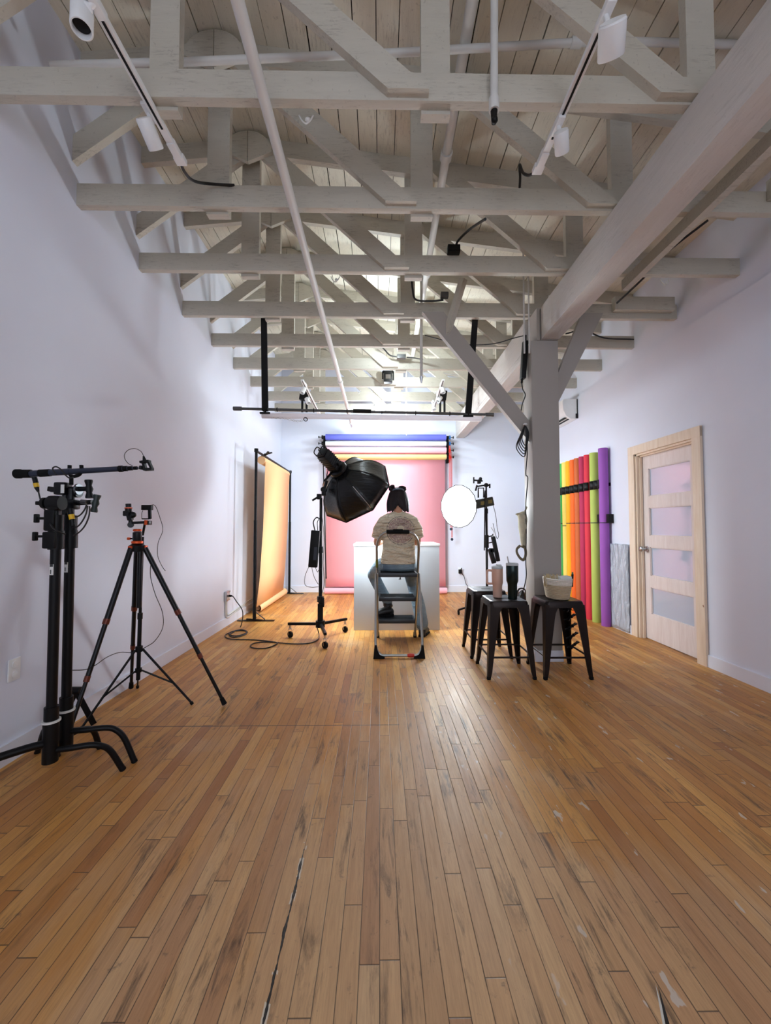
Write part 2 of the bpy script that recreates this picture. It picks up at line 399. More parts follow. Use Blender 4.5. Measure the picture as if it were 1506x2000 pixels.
# loose boards on the chords
def loose(a, b, label, w=None):
    o = MB().box(a, b, .003).build('timber_block', M['beam'], origin=((a[0]+b[0])/2, (a[1]+b[1])/2, min(a[2], b[2]))); tag(o, label, 'wood block')
loose((2.26, 3.73, 3.30), (2.84, 3.792, 3.43), 'short timber block fixed to the fourth truss beside the wall')
loose((2.50, 2.415, 3.32), (2.85, 2.475, 3.45), 'short timber block fixed on the second truss chord near the wall')
o = MB().bar((2.02, .6, 3.205), (2.02, 3.2, 3.205), .05, .085).build('lateral_brace', M['beam'], origin=(1.98, 1.9, 3.12)); tag(o, 'long cream brace board running under the first three truss chords', 'beam')
o = MB().bar(P(905, 545, 3.55), P(872, 655, 3.72), .05, .06).build('hanging_board', M['beam'], origin=P(872, 655, 3.72)); tag(o, 'short white board hanging slanted beside the fourth truss', 'board')
for (px, py, Y) in ((598, 233, 1.92), (655, 545, 3.16), (1298, 551, 3.16), (850, 765, 5.70), (700, 765, 5.70)):
    p = P(px, py, Y); m = MB(); m.tube(spline([p+V((-.035, 0, .02)), p+V((-.02, -.005, -.012)), p+V((0, -.008, -.03)), p+V((.02, -.005, -.012)), p+V((.035, 0, .02))]), .004, 6); m.ball(p+V((.01, -.01, -.012)), (.014, .01, .012), 8)
    o = m.build('wire_hook', M['white_pipe'], origin=p)
    tag(o, {598: 'white wire hook under the first truss beside the long pipe', 655: 'wire hook under the third truss above the long pipe', 1298: 'wire hook under the third truss beyond the main beam', 850: 'wire hook under the seventh truss beside the bright lamp, nearer the post', 700: 'wire hook under the seventh truss beside the long white pipe'}[px], 'hook')

# ---- pipes
def pipe(pts, r, name, label, couplings=(), mat='white_pipe', cat='pipe'):
    o0 = V(pts[0]); t = thing(name, label, cat, o0)
    MB().tube(pts, r, 16).build('pipe_run', M[mat], t)
    for c, ax in couplings: MB().cyl(V(c)-V(ax)*.03, V(c)+V(ax)*.03, r*1.35, n=16).build('coupling', M[mat], t)
    return t
a, b = V((-.54, .6, 3.215)), V((-.496, 7.1, 3.02))
jm = P(648, 690, 5.0); tj = lerp(a, b, (5.0-.6)/6.4)
pipe([a, b, b+V((0, .03, -.01)), b+V((0, .035, -.05))], .026, 'sprinkler_pipe', 'long white pipe running the length of the room below the trusses', [(tj, (0, 1, 0)), (lerp(a, b, .97), (0, 1, 0))])
pipe([(.47, .6, 3.99), (.52, 6.2, 3.92)], .032, 'sprinkler_pipe', 'long white pipe running above the truss chords near the drop pipe', [((.489, 2.85, 3.96), (0, 1, 0)), ((.505, 4.2, 3.94), (0, 1, 0))])
pipe([P(100, 128, 2.15), P(360, 121, 2.15), P(760, 104, 2.15), P(1180, 80, 2.15), P(1480, 88, 2.15)], .019, 'cross_pipe', 'thin white pipe crossing the room behind the first truss', [(P(1125, 83, 2.15), (1, 0, 0))])
t = pipe([P(966, -190, 1.80), P(965, 212, 1.80)], .018, 'drop_pipe', 'vertical white drop pipe with black fitting before the first truss', [(P(965, 205, 1.80), (0, 0, 1))])
MB().cyl(P(965, 215, 1.80), P(965, 240, 1.80), .017, .012, 10).ball(P(966, 234, 1.79), .016, 8).build('black_fitting', M['plastic'], t)
t = pipe([P(823, 470, 4.0), P(823, 738, 4.0)], .014, 'drop_pipe', 'vertical grey drop pipe with pointed end beside the knee brace', [(P(823, 542, 4.0), (0, 0, 1))])
MB().cyl(P(823, 736, 4.0), P(823, 748, 4.0), .02, .006, 12).build('pipe_tip', M['steel'], t)
t = pipe([P(794, 700, 6.6), P(794, 838, 6.6)], .013, 'drop_pipe', 'thin white drop pipe in front of the blue paper roll', [(P(794, 800, 6.6), (0, 0, 1))])
MB().cyl(P(794, 838, 6.6), P(794, 850, 6.6), .016, .008, 12).build('pipe_tip', M['white_pipe'], t)
for (dx, lab) in ((0, 'thin white conduit rising beside the post top, nearer the wall'), (-.045, 'thin white conduit rising beside the post top, nearer the drop pipe')):
    p = P(1034, 690, 3.6)+V((dx, 0, 0))
    o = MB().tube([p, p+V((0, 0, .95))], .008, 8).build('conduit', M['white_pipe'], origin=p); tag(o, lab, 'pipe')

# ---- ceiling electrics
def jbox(px, py, Y, s, mat, label, cab):
    p = P(px, py, Y); t = thing('junction_box', label, 'electrical box', p)
    MB().obox(p, s, None, .006).build('box', M[mat], t)
    MB().obox(p+V((0, -s[1]/2-.003, 0)), (s[0]*.8, .006, s[2]*.7), None, .002).build('cover', M[mat], t)
    MB().tube(spline(cab), .009, 8).build('flex_conduit', M['cable'], t)
M['box_grey'] = simple('grey_box_metal', srgb(95, 95, 95), .5, .5)
jbox(886, 488, 3.08, (.10, .05, .06), 'plastic', 'dark junction box on the third truss chord with conduit', [P(890, 482, 3.08), P(895, 470, 3.05), P(915, 450, 2.9), P(935, 436, 2.7), P(948, 428, 2.56)])
jbox(868, 577, 3.74, (.075, .05, .05), 'box_grey', 'small grey junction box above the fourth truss chord', [P(866, 586, 3.72), P(840, 588, 3.72), P(812, 585, 3.72), P(806, 565, 3.72), P(804, 545, 3.72)])
jbox(784, 697, 4.95, (.11, .06, .05), 'box_grey', 'flat grey junction box beyond the fifth truss with dark conduits', [P(775, 697, 4.95), P(762, 694, 4.95), P(752, 684, 4.9), P(745, 676, 4.8)])
o = MB().tube(spline([P(794, 698, 4.94), P(808, 699, 4.93), P(826, 702, 4.9)]), .008, 8).build('conduit', M['cable'], origin=P(794, 698, 4.94)); tag(o, 'short dark conduit leaving the flat grey junction box', 'cable')
p = P(758, 738, 5.6); t = thing('black_fixture', 'small black box fixture hanging under the seventh truss', 'light fixture', p)
MB().obox(p, (.12, .09, .14), None, .008).build('body', M['plastic'], t)
MB().obox(p+V((0, 0, .085)), (.15, .03, .03)).obox(p+V((.075, 0, .03)), (.02, .03, .12)).obox(p+V((-.075, 0, .03)), (.02, .03, .12)).build('bracket', M['black'], t)
MB().obox(p+V((0, -.047, 0)), (.07, .006, .06)).build('lens', M['chrome'], t)
o = MB().tube(spline([P(830, 655, 4.3), P(900, 672, 4.1), P(960, 672, 3.95), P(1005, 660, 3.8), P(1026, 655, 3.7)]), .005, 6).build('hanging_cable', M['cable'], origin=P(960, 672, 3.95)); tag(o, 'thin black cable sagging below the chords towards the post', 'cable')
o = MB().tube(spline([P(1105, 652, 4.34), P(1140, 645, 4.34), P(1180, 660, 4.34), P(1238, 663, 4.34)]), .008, 6).build('conduit', M['cable'], origin=P(1180, 660, 4.34)); tag(o, 'dark conduit along the fifth truss chord beyond the main beam', 'cable')
o = MB().tube(spline([P(1383, 430, 3.0), P(1300, 495, 3.2), P(1260, 540, 3.4), P(1205, 592, 3.7)]), .009, 6).build('conduit', M['cable'], origin=P(1300, 495, 3.2)); tag(o, 'dark conduit running between roof trusses beside the wall', 'cable')
o = MB().tube(spline([P(1110, 735, 4.6), P(1085, 745, 4.7), P(1060, 740, 4.8), P(1020, 760, 5.0)]), .006, 6).build('conduit', M['white_pipe'], origin=P(1085, 745, 4.7)); tag(o, 'thin pale conduit crossing behind the post top', 'cable')

# ---- lighting tracks with cylinder spots
def track(a, b, label):
    a, b = V(a), V(b); t = thing('light_track', label, 'light track', b)
    m = MB(); m.bar(a, b, .036, .022, bev=.002); m.build('rail', M['white_plastic'], t)
    d = (b-a).normalized(); MB().bar(a+V((0, 0, -.012)), lerp(a, b, .9)+V((0, 0, -.012)), .010, .004).build('slot', M['plastic'], t)
    MB().bar(b-d*.10, b, .04, .034, bev=.003).bar(b-d*.02, b+d*.03, .055, .03, bev=.003).build('feed_end', M['white_plastic'], t)
    return t
SPOT = None
def spot(top, c, d, r, L, label):
    top, c = V(top), V(c); d = V(d).normalized(); t = thing('track_spotlight', label, 'spotlight', top, 'white cylinder spotlights on the light tracks')
    MB().lathe(c-d*L/2, [(r*.9, 0), (r, .006), (r, L-.004), (r*.94, L), (r*.84, L), (r*.8, L-.03), (.001, L-.03)], 28, d, cap=False).ball(c-d*L/2, (r*.05,)*3, 6).cyl(c-d*(L/2+.001), c-d*(L/2-.004), r*.92, n=28).build('housing', M['white_plastic'], t)
    MB().cyl(c+d*(L/2-.034), c+d*(L/2-.026), r*.78, n=24).build('lens', M['blackmetal'], t)
    MB().box(top+V((-.017, -.05, -.03)), top+V((.017, .05, 0)), .004).tube([top+V((0, 0, -.02)), lerp(top, c, .6)], .011, 10).ball(lerp(top, c, .55), .018, 10).build('adapter', M['white_plastic'], t)
    return t
track((-1.105, .4, 3.235), P(351, 310, 2.13), 'white lighting track with two spots above the wall beside the camera stands')
track((.895, .4, 3.26), P(1052, 328, 2.17), 'white lighting track with two spots close to the main beam')
spot(P(185, -5, 1.46), P(160, 32, 1.47), (.12, -.15, -.98), .037, .13, 'white cylinder spotlight at the frame top, showing its dark lens, on the wall-side track')
spot(P(292, 212, 1.90), P(293, 262, 1.88), (.12, .8, -.6), .036, .115, 'white cylinder spotlight below the first truss on the wall-side track')
spot(P(1182, 20, 1.49), P(1195, 78, 1.46), (.35, .75, -.55), .048, .10, 'large white cylinder spotlight on the beam-side track above the first truss')
spot(P(1090, 238, 1.92), P(1097, 278, 1.90), (.4, .75, -.55), .034, .09, 'white cylinder spotlight below the first truss on the beam-side track')
def cord(name, pts, r, label, mat='cable', cat='cable', k=6):
    o = MB().tube(spline(pts, k), r, 8).build(name, M[mat], origin=pts[0]); return tag(o, label, cat)
cord('flex_conduit', [P(352, 315, 2.14), P(360, 335, 2.2), P(378, 353, 2.3), P(410, 359, 2.42), P(458, 362, 2.48)], .008, 'dark flexible conduit from the wall-side track to the second truss')
cord('flex_conduit', [P(1050, 330, 2.18), P(1035, 342, 2.25), P(1022, 338, 2.3), P(1015, 322, 2.35), P(1016, 345, 2.42), P(1015, 366, 2.48)], .008, 'dark flexible conduit from the beam-side track to the second truss')
track(P(590, 742, 5.3), P(622, 806, 6.5), 'short rear lighting track over the orange paper side')
track(P(866, 742, 5.3), P(845, 806, 6.5), 'short rear lighting track over the pink paper edge nearer the beam')
for (px, py, Y, d, lab) in ((592, 763, 5.5, (-.3, -.3, -.9), 'first white spotlight on the rear track over the orange paper'), (601, 783, 5.85, (.4, -.2, -.9), 'second white spotlight on the rear track over the orange paper'),
        (865, 762, 5.5, (.1, -.2, -.9), 'first white spotlight on the rear track near the beam'), (858, 780, 5.85, (-.5, -.2, -.8), 'second white spotlight on the rear track near the beam'), (848, 795, 6.25, (0, -.2, -.9), 'third white spotlight on the rear track near the beam')):
    c = P(px, py, Y); spot(c+V((.03 if px < 700 else -.02, .0, .10)), c, d, .034, .09, lab)
for (px, lab) in ((594, 'black speaker on twin straps below the rear track over the orange paper'), (864, 'black speaker on a strap below the rear track near the beam')):
    p = P(px, 772, 5.95); t = thing('hanging_speaker', lab, 'speaker', p)
    MB().obox(p+V((0, .02, 0)), (.13, .09, .15), Matrix.Rotation(.15, 3, 'Y'), .012).build('cabinet', M['plastic'], t)
    MB().obox(p+V((-.03, .02, -.15)), (.03, .02, .20)).obox(p+V((.035, .02, -.15)), (.03, .02, .20)).build('strap', M['strap'], t)

# rear ceiling lamp
M['bulb'] = NT('lamp_diffuser').set((1, 1, 1, 1), .4, Emission_Color=(.9, .96, 1, 1), Emission_Strength=14).m
p = P(742, 800, 6.50); t = thing('ceiling_lamp', 'round white ceiling lamp glowing under the eighth truss', 'lamp', p)
MB().cyl(p+V((0, 0, .03)), p+V((0, 0, .075)), .11, .10, 28).build('base', M['white_plastic'], t)
MB().lathe(p+V((0, 0, .03)), [(.10, 0), (.095, -.02), (.07, -.042), (.03, -.05), (.002, -.052)], 28).build('diffuser', M['bulb'], t)

# ---- strap-hung crossbar with white roll
Y = 3.86
t = thing('crossbar', 'brown crossbar hung from two black straps across the studio', 'crossbar', P(710, 803, Y))
a, b = P(460, 798, Y), P(960, 810, Y)
MB().cyl(a, b, .013, n=16).build('bar', M['box_grey'], t)
for q in (a+V((.02, 0, 0)), b-V((.02, 0, 0))): MB().cyl(q-V((.04, 0, 0)), q+V((.04, 0, 0)), .02, n=14).build('end_cap', M['box_grey'], t)
MB().cyl(P(690, 802.5, Y), P(725, 803.5, Y), .019, n=14).build('sleeve', M['plastic'], t)
for px in (541, 612, 677, 745, 811, 878):
    q = lerp(a, b, (px-460)/500); MB().torus(q, .018, .004, (1, 0, 0), 16, 6).build('clip', M['plastic'], t)
SCR = NT('white_screen_cloth'); tl_ = SCR.n('ShaderNodeBsdfTranslucent'); tl_.inputs[0].default_value = (1, .97, 1, 1); SCR.set((.92, .90, .92, 1), .5); mx_ = SCR.n('ShaderNodeMixShader'); mx_.inputs[0].default_value = .55
SCR.l(SCR.b.outputs[0], mx_.inputs[1]); SCR.l(tl_.outputs[0], mx_.inputs[2]); SCR.l(mx_.outputs[0], SCR.t.nodes['Material Output'].inputs[0]); SCR = SCR.m
a2, b2 = P(512, 812, Y+.03), P(940, 818, Y+.03)
o = MB().cyl(a2, b2, .026, n=20).build('rolled_screen', SCR, origin=a2); tag(o, 'thin white rolled screen slung under the brown crossbar', 'rolled screen')
for (x0, y0, x1, y1, lab) in ((515, 612, 517, 802, 'black webbing strap holding the crossbar end nearer the plain wall'), (930, 600, 915, 808, 'black webbing strap holding the crossbar end nearer the post')):
    a, b = P(x0, y0, Y-.03+.06), P(x1, y1, Y-.016)
    t = thing('webbing_strap', lab, 'strap', b)
    MB().bar(a, b, .056, .004, (0, 1, 0)).build('webbing', M['strap'], t)
    MB().bar(a+V((0, .012, 0)), b+V((0, .032, 0)), .056, .004, (0, 1, 0)).build('webbing', M['strap'], t)
    MB().torus(b+V((0, .016, 0)), .02, .006, (1, 0, 0), 16, 6).box(b+V((-.05, 0, -.03)), b+V((.05, .02, -.012)), .004).build('buckle', M['plastic'], t)
pts = [P(x, y+random.uniform(-1, 1), Y+.02) for x, y in ((516, 812), (535, 815), (552, 817), (570, 820), (585, 823), (602, 818))]
m = MB(); sp = spline(pts, 8)
for i in range(0, len(sp)-1, 2): m.torus(sp[i], .009, .002, (0, 1, .2) if i % 4 else (0, .2, 1), 10, 5)
o = m.build('hanging_chain', M['steel'], origin=sp[0]); tag(o, 'thin metal chain sagging below the crossbar strap', 'chain')
t = thing('carabiner', 'small black carabiner at the end of the chain', 'carabiner', P(597, 820, Y))
MB().torus(P(597, 819, Y), .018, .004, (0, 1, .6), 18, 6).build('ring', M['blackmetal'], t)

# ------------------------------------------------------------------ door
WOODT = None
def pine():
    t = NT('pale_whitewashed_pine'); v = t.obj(); g = t.noise(t.mapping(v, (14, 14, 1.2)), 2.5, 5, .6, .8)
    c = t.mix(t.rng(g, .3, .7), srgb(214, 198, 192), srgb(228, 216, 212)); t.set(c, .5); t.bump(g, .08, .003); return t.m
def pine2():
    t = NT('raw_pine_trim'); v = t.obj(); g = t.noise(t.mapping(v, (10, 10, 1.0)), 2.5, 5, .6, .8)
    k = t.noise(t.mapping(v, (1, 9, 6)), 1.5, 1); c = t.mix(t.rng(g, .3, .7), srgb(222, 198, 172), srgb(236, 218, 198))
    c = t.mix(t.rng(k, .79, .81), c, srgb(140, 90, 60)); t.set(c, .55); return t.m
M['doorwood'] = pine(); M['pine'] = pine2()
g = NT('frosted_glass'); g.set((.46, .54, .66, 1), .10, 0, IOR=2.1); g.b.inputs['Coat Weight'].default_value = .6; g.b.inputs['Coat Roughness'].default_value = .04
g.b.inputs['Subsurface Weight'].default_value = 0; M['frost'] = g.m
XD = 2.90
d1 = thing('door_1', 'pale wooden door with four frosted glass panes in a pine frame', 'door', (2.87, 3.97, 0)); d1['kind'] = 'structure'; del d1['category']
X0 = XR(3.95)
m = MB(); m.box((X0-.02, DY0-.10, 0), (X0+.004, DY0, 2.11), .002).box((X0-.02, DY1, 0), (X0+.004, DY1+.10, 2.11), .002).box((X0-.021, DY0-.10, 2.02), (X0+.004, DY1+.10, 2.115), .002); m.build('casing', M['pine'], d1)
m = MB(); m.box((X0, DY0-.005, 0), (X0+.17, DY0+.02, 2.03)).box((X0, DY1-.02, 0), (X0+.17, DY1+.005, 2.03)).box((X0, DY0, 2.0), (X0+.17, DY1, 2.035))
m.box((X0+.03, DY1-.035, 0), (X0+.055, DY1-.015, 2.0)).box((X0+.03, DY0, 1.985), (X0+.055, DY1, 2.005)); m.build('jamb', M['pine'], d1)
xf = X0+.06; y0, y1 = DY0+.022, DY1-.022; zs = [(.28, .565), (.69, .995), (1.12, 1.42), (1.545, 1.845)]
m = MB(); m.box((xf, y0, .008), (xf+.04, y0+.10, 1.995)).box((xf, y1-.10, .008), (xf+.04, y1, 1.995))
zz = [.008]+[v for z in zs for v in z]+[1.995]
for i in range(0, len(zz), 2): m.box((xf, y0+.10, zz[i]), (xf+.04, y1-.10, zz[i+1]))
leaf = m.build('door_leaf', M['doorwood'], d1)
for z in zs:
    MB().box((xf+.017, y0+.095, z[0]-.005), (xf+.023, y1-.095, z[1]+.005)).build('glass_pane', M['frost'], leaf)
    m = MB(); 
    for q in ((y0+.10, y0+.108, z[0], z[1]), (y1-.108, y1-.10, z[0], z[1]), (y0+.1, y1-.1, z[0], z[0]+.008), (y0+.1, y1-.1, z[1]-.008, z[1])): m.box((xf+.006, q[0], q[2]), (xf+.018, q[1], q[3]))
    m.build('glazing_bead', M['doorwood'], leaf)
k = V((xf, y1-.055, .975))
MB().cyl(k, k+V((-.012, 0, 0)), .03, n=24).cyl(k, k+V((-.05, 0, 0)), .011, n=16).ball(k+V((-.062, 0, 0)), (.02, .028, .028), 20).build('door_knob', M['steel'], d1)
MB().box((X0+.028, DY1-.022, .93), (X0+.06, DY1-.019, 1.02)).build('strike_plate', M['steel'], d1)
for z in (.55, 1.47):
    MB().box((X0+.052, DY0+.018, z), (X0+.062, DY0+.026, z+.09), .002).build('hinge', M['steel'], d1)

# white plastic sheet taped low on the wall
t = NT('plastic_sheet'); v = t.obj(); n1 = t.noise(t.mapping(v, (1, 4, 1.5)), 5, 5, .65, 1.5); t.set((.72, .77, .86, 1), .28); t.bump(n1, 1.0, .06); M['sheet'] = t.m
m = MB(); nY, nZ = 14, 22; gr = []
for i in range(nY+1):
    y = 4.52+(5.30-4.52)*i/nY
    gr.append([V((XR(y)-.016-.008*abs(math.sin(i*1.7+j*.9)), y, .012+1.0*j/nZ+.004*math.sin(i*2.))) for j in range(nZ+1)])
m.rings(gr, False, False)
for v_ in []: pass
o = m.build('protective_sheet', M['sheet'], origin=(2.82, 4.9, 0)); tag(o, 'crinkled white plastic sheet covering the low wall between door and purple roll', 'plastic sheet')
sm = o.modifiers.new('thick', 'SOLIDIFY'); sm.thickness = .003

# ------------------------------------------------------------------ paper rolls against the wall
def paper(name, col): return simple(name, col, .75, 0, .04, 3)
cols = [('purple', (150, 82, 172), 4.905, 2.19, 0, .055), ('lime green', (176, 192, 92), 5.11, 2.17, 0, .055), ('red', (212, 48, 66), 5.265, 2.17, 0, .052), ('crimson', (176, 40, 82), 5.395, 2.17, 0, .052),
        ('rust brown', (196, 98, 48), 5.525, 2.17, 0, .052), ('bright orange', (240, 104, 30), 5.65, 2.17, 0, .052), ('amber yellow', (250, 176, 20), 5.775, 2.17, 0, .052), ('pale yellow', (240, 220, 110), 5.895, 2.17, 0, .052), ('green', (74, 188, 96), 6.03, 2.17, 0, .052), ('dark green', (60, 150, 90), 6.16, 2.17, 0, .052)]
NB = ['standing alone beside the plastic sheet', 'second in the row, after the purple', 'between lime green and crimson rolls', 'between red and rust rolls', 'between crimson and bright orange', 'between rust and amber rolls', 'between orange and pale yellow rolls', 'between amber and green rolls', 'after the pale yellow', 'last in the row']
for i, (nm, c, y, h, _, r) in enumerate(cols):
    x = XR(y)-.008-r; m_ = paper(nm.replace(' ', '_')+'_paper', srgb(*c))
    t = thing('paper_roll', '%s paper roll upright on the wall, %s' % (nm, NB[i]), 'paper roll', (x, y, 0), 'coloured paper rolls along the wall')
    MB().lathe((x, y, 0), [(r*.5, .004), (r*.98, .0), (r, .004), (r, h-.003), (r*.98, h), (r*.55, h), (r*.5, h-.02), (r*.5, h-.06), (.001, h-.06)], 28).build('paper', m_, t)
    zb = 1.22+(3.0-2.96)*1+.0+(.005 if i != 7 else -.03)
    MB().lathe((x, y, zb-.006), [(r+.0005, 0), (r+.002, .001), (r+.002, .009), (r+.0005, .01)], 28, cap=False).build('tie_band', M['cable'], t)
t = thing('roll_rack', 'black row of clip holders gripping the coloured paper rolls', 'wall rack', (2.80, 5.4, 1.7))
m = MB(); m.prism([(rx(4.86), 4.86, 1.72), (rx(6.25), 6.25, 1.72), (rx(6.25), 6.25, 1.76), (rx(4.86), 4.86, 1.76)], (-.007, 0, 0)); m.build('rail', M['plastic'], t)
yy = [c[2] for c in cols[1:]]+[5.015, 4.93]
for y in yy:
    r = .064; x = XR(y)-.008-.052
    pts = [(x+math.cos(a)*r, y+math.sin(a)*r*.93) for a in [PI+(-1.15+2.3*i/12) for i in range(13)]]
    m = MB(); m.rings([[V((p[0]*1+0, p[1], z)) for p in pts] for z in (1.69, 1.80)], False, False)
    o = m.build('clip', M['plastic'], t); s = o.modifiers.new('thick', 'SOLIDIFY'); s.thickness = .006
for y in (4.83, 5.03): MB().box((XR(y)-.07, y-.022, 1.26), (XR(y)-.002, y+.022, 1.37), .004).build('lower_bracket', M['plastic'], t)

# ------------------------------------------------------------------ AC unit
Ya, Yb_ = 5.62, 6.5; xa = XR(5.9)
t = thing('air_conditioner', 'white wall-mounted air conditioner high on the wall behind the post', 'air conditioner', (xa, 6.0, 2.76))
prof = [(0, 2.76), (-.10, 2.76), (-.165, 2.80), (-.205, 2.88), (-.215, 3.0), (-.20, 3.04), (0, 3.045)]
MB().prism([(xa+x, Ya, z) for x, z in prof], (0, Yb_-Ya, 0)).build('casing', M['white_plastic'], t)
MB().bar((xa-.15, Ya+.05, 2.784), (xa-.15, Yb_-.05, 2.784), .05, .008).bar((xa-.115, Ya+.05, 2.762), (xa-.115, Yb_-.05, 2.762), .03, .006).build('air_vent', M['plastic'], t)
MB().box((xa-.03, Ya-.012, 2.765), (xa, Ya+.002, 2.83)).box((xa-.012, Ya-.006, 2.83), (xa, Ya+.001, 3.04)).build('mounting_edge', M['plastic'], t)

# ------------------------------------------------------------------ outlets
def outlet(c, n, label, box=False):
    c = V(c); n = V(n); side = V((0, 0, 1)).cross(n).normalized(); t = thing('wall_outlet', label, 'outlet', c)
    R = Matrix((side, n, V((0, 0, 1)))).transposed(); dpt = .035 if box else .008
    MB().obox(c+n*dpt/2, (.115 if box else .07, dpt, .115), R, .004).build('plate', M['steel'] if box else M['white_plastic'], t)
    m = MB()
    for dx in ((-.028, .028) if box else (0,)):
        for dz in (-.026, .026): m.cyl(c+side*dx+V((0, 0, dz)), c+side*dx+V((0, 0, dz))+n*(dpt+.003), .017, n=14)
    m.build('socket', M['white_plastic'], t); return c+n*(dpt+.01)
yo = 4.95; oc = V((XL(yo), yo, .37))
plug_pt = outlet(oc, (1, 0, 0), 'grey double metal outlet box on the wall near the orange paper', True)
o = MB().tube(spline([oc+V((.012, -.03, -.05)), oc+V((.012, -.03, -.2)), oc+V((.012, .02, -.27)), oc+V((.012, .25, -.26)), oc+V((.012, 1.0, -.22))]), .009, 8).tube(spline([oc+V((.012, .0, -.05)), oc+V((.012, .0, -.18)), oc+V((.012, .04, -.24)), oc+V((.012, .25, -.235)), oc+V((.012, 1.0, -.20))]), .009, 8).build('wall_conduit', M['white_pipe'], origin=oc)
tag(o, 'pair of pale conduits bending down from the metal outlet box', 'conduit')
e2 = outlet((1.49, YB, .40), (0, -1, 0), 'white outlet on the back wall beside the pink paper')
t = thing('power_adapter', 'black plug adapter in the back wall outlet', 'plug', e2)
MB().box(e2+V((-.03, -.05, -.055)), e2+V((.03, 0, .02)), .006).cyl(e2+V((0, -.04, -.0)), e2+V((.02, -.06, .05)), .009, n=8).build('body', M['plastic'], t)
MB().tube(spline([e2+V((.02, -.05, -.04)), e2+V((.07, -.05, -.12)), e2+V((.11, -.08, -.26)), e2+V((.25, -.3, -.385)), e2+V((.5, -.6, -.40))]), .006, 8).build('cord', M['cable'], t)
yo = 2.15; outlet((XL(yo), yo, .47), (1, 0, 0), 'small white outlet on the wall behind the heavy stands')
outlet((XL(6.9), 6.9, .55), (1, 0, 0), 'white outlet low on the wall past the orange paper')

# ------------------------------------------------------------------ plinth, backdrops
M['plinthbody'] = simple('shaded_white_laminate', (.52, .54, .57, 1), .4, var=.01)  # white laminate greyed: the shade on the table front is in this colour
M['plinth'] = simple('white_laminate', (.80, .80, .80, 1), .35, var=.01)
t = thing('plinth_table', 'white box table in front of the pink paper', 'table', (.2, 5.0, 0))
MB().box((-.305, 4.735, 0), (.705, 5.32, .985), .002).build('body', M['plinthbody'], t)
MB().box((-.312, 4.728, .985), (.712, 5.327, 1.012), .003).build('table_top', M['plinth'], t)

def pap(name, c): return simple(name, srgb(*c), .8, 0, .02, 2)
M['pink'] = pap('pink_paper', (255, 178, 190)); M['bluep'] = pap('blue_paper', (92, 98, 190)); M['greyp'] = pap('pale_grey_paper', (205, 210, 212)); M['tanp'] = pap('tan_paper', (222, 190, 130))
M['peach'] = pap('peach_paper', (255, 200, 146))
M['core'] = simple('cardboard_core', srgb(150, 115, 85), .8)
xa, xb = -.99, 1.21
spec = [('bluep', 2.845, .056, 'blue paper roll, topmost of the four on the back wall'), ('greyp', 2.729, .044, 'pale grey paper roll between the blue and pink rolls'), ('pink', 2.607, .058, 'pink paper roll with its sheet hanging down to the floor'), ('tanp', 2.484, .046, 'tan paper roll, lowest of the four on the back wall')]
for k, z, r, lab in spec:
    yc = 7.25 if k != 'tanp' else 7.22
    t = thing('backdrop_paper', lab, 'backdrop paper', (.1, yc, z), 'paper rolls on the back wall')
    MB().cyl((xa, yc, z), (xb, yc, z), r, n=32).build('paper_roll', M[k], t)
    MB().cyl((xa-.035, yc, z), (xb+.03, yc, z), r*.45, n=16).build('core', M['plastic'], t)
    if k == 'pink':
        pts = [(7.25+r*math.cos(a), z+r*math.sin(a)) for a in (.3, 0)]+[(7.31, z-.1), (7.315, 1.8), (7.315, 1.0), (7.312, .3), (7.305, .12)]
        m = MB(); m.rings([[V((xa+.01, y, zz)), V((xb-.01, y, zz))] for y, zz in pts], False, False); o = m.build('hanging_sheet', M['pink'], t); s = o.modifiers.new('thick', 'SOLIDIFY'); s.thickness = .0015
        MB().cyl((xa, 7.255, .058), (xb, 7.255, .058), .055, n=32).build('bottom_roll', M['pink'], t)
    if k == 'tanp':
        m = MB(); m.rings([[V((xa+.01, 7.22+r, z)), V((xb-.01, 7.22+r, z))], [V((xa+.01, 7.22+r+.003, z-.06)), V((xb-.01, 7.22+r+.003, z-.045))]], False, False)
        o = m.build('paper_edge', M['tanp'], t); s = o.modifiers.new('thick', 'SOLIDIFY'); s.thickness = .0015
for (x, side, lab) in ((xa-.04, -1, 'black four-hook wall bracket at the pink paper edge above the softbox'), (xb+.05, 1, 'four-hook wall bracket with chain wheels at the paper edge near the post')):
    t = thing('roller_bracket', lab, 'bracket', (x, 7.36, 2.42))
    MB().box((x-.02, 7.36, 2.40), (x+.02, YB, 2.90)).box((x-.016, 7.33, 2.42), (x+.016, 7.36, 2.89)).build('mounting_plate', M['black'], t)
    for j, (k, z, r, _) in enumerate(spec):
        m = MB(); m.bar((x, 7.35, z-.02), (x, 7.22, z-.02), .012, .025).bar((x, 7.222, z-.02), (x, 7.222, z+.02), .012, .02); m.build('hook', M['black'], t)
        mw = (M['blue'] if j < 2 else M['red']) if side > 0 else M['plastic']
        MB().cyl((x-.012*0+side*.005, 7.24, z), (x+side*.03, 7.24, z), .035, n=20).build('chain_wheel', mw, t)
        MB().cyl((x+side*.03, 7.24, z), (x+side*.085, 7.24, z), .007, n=8).cyl((x+side*.075, 7.24, z), (x+side*.09, 7.24, z), .022, n=12).build('expansion_knob', M['plastic'], t)
rs = random.Random(3)
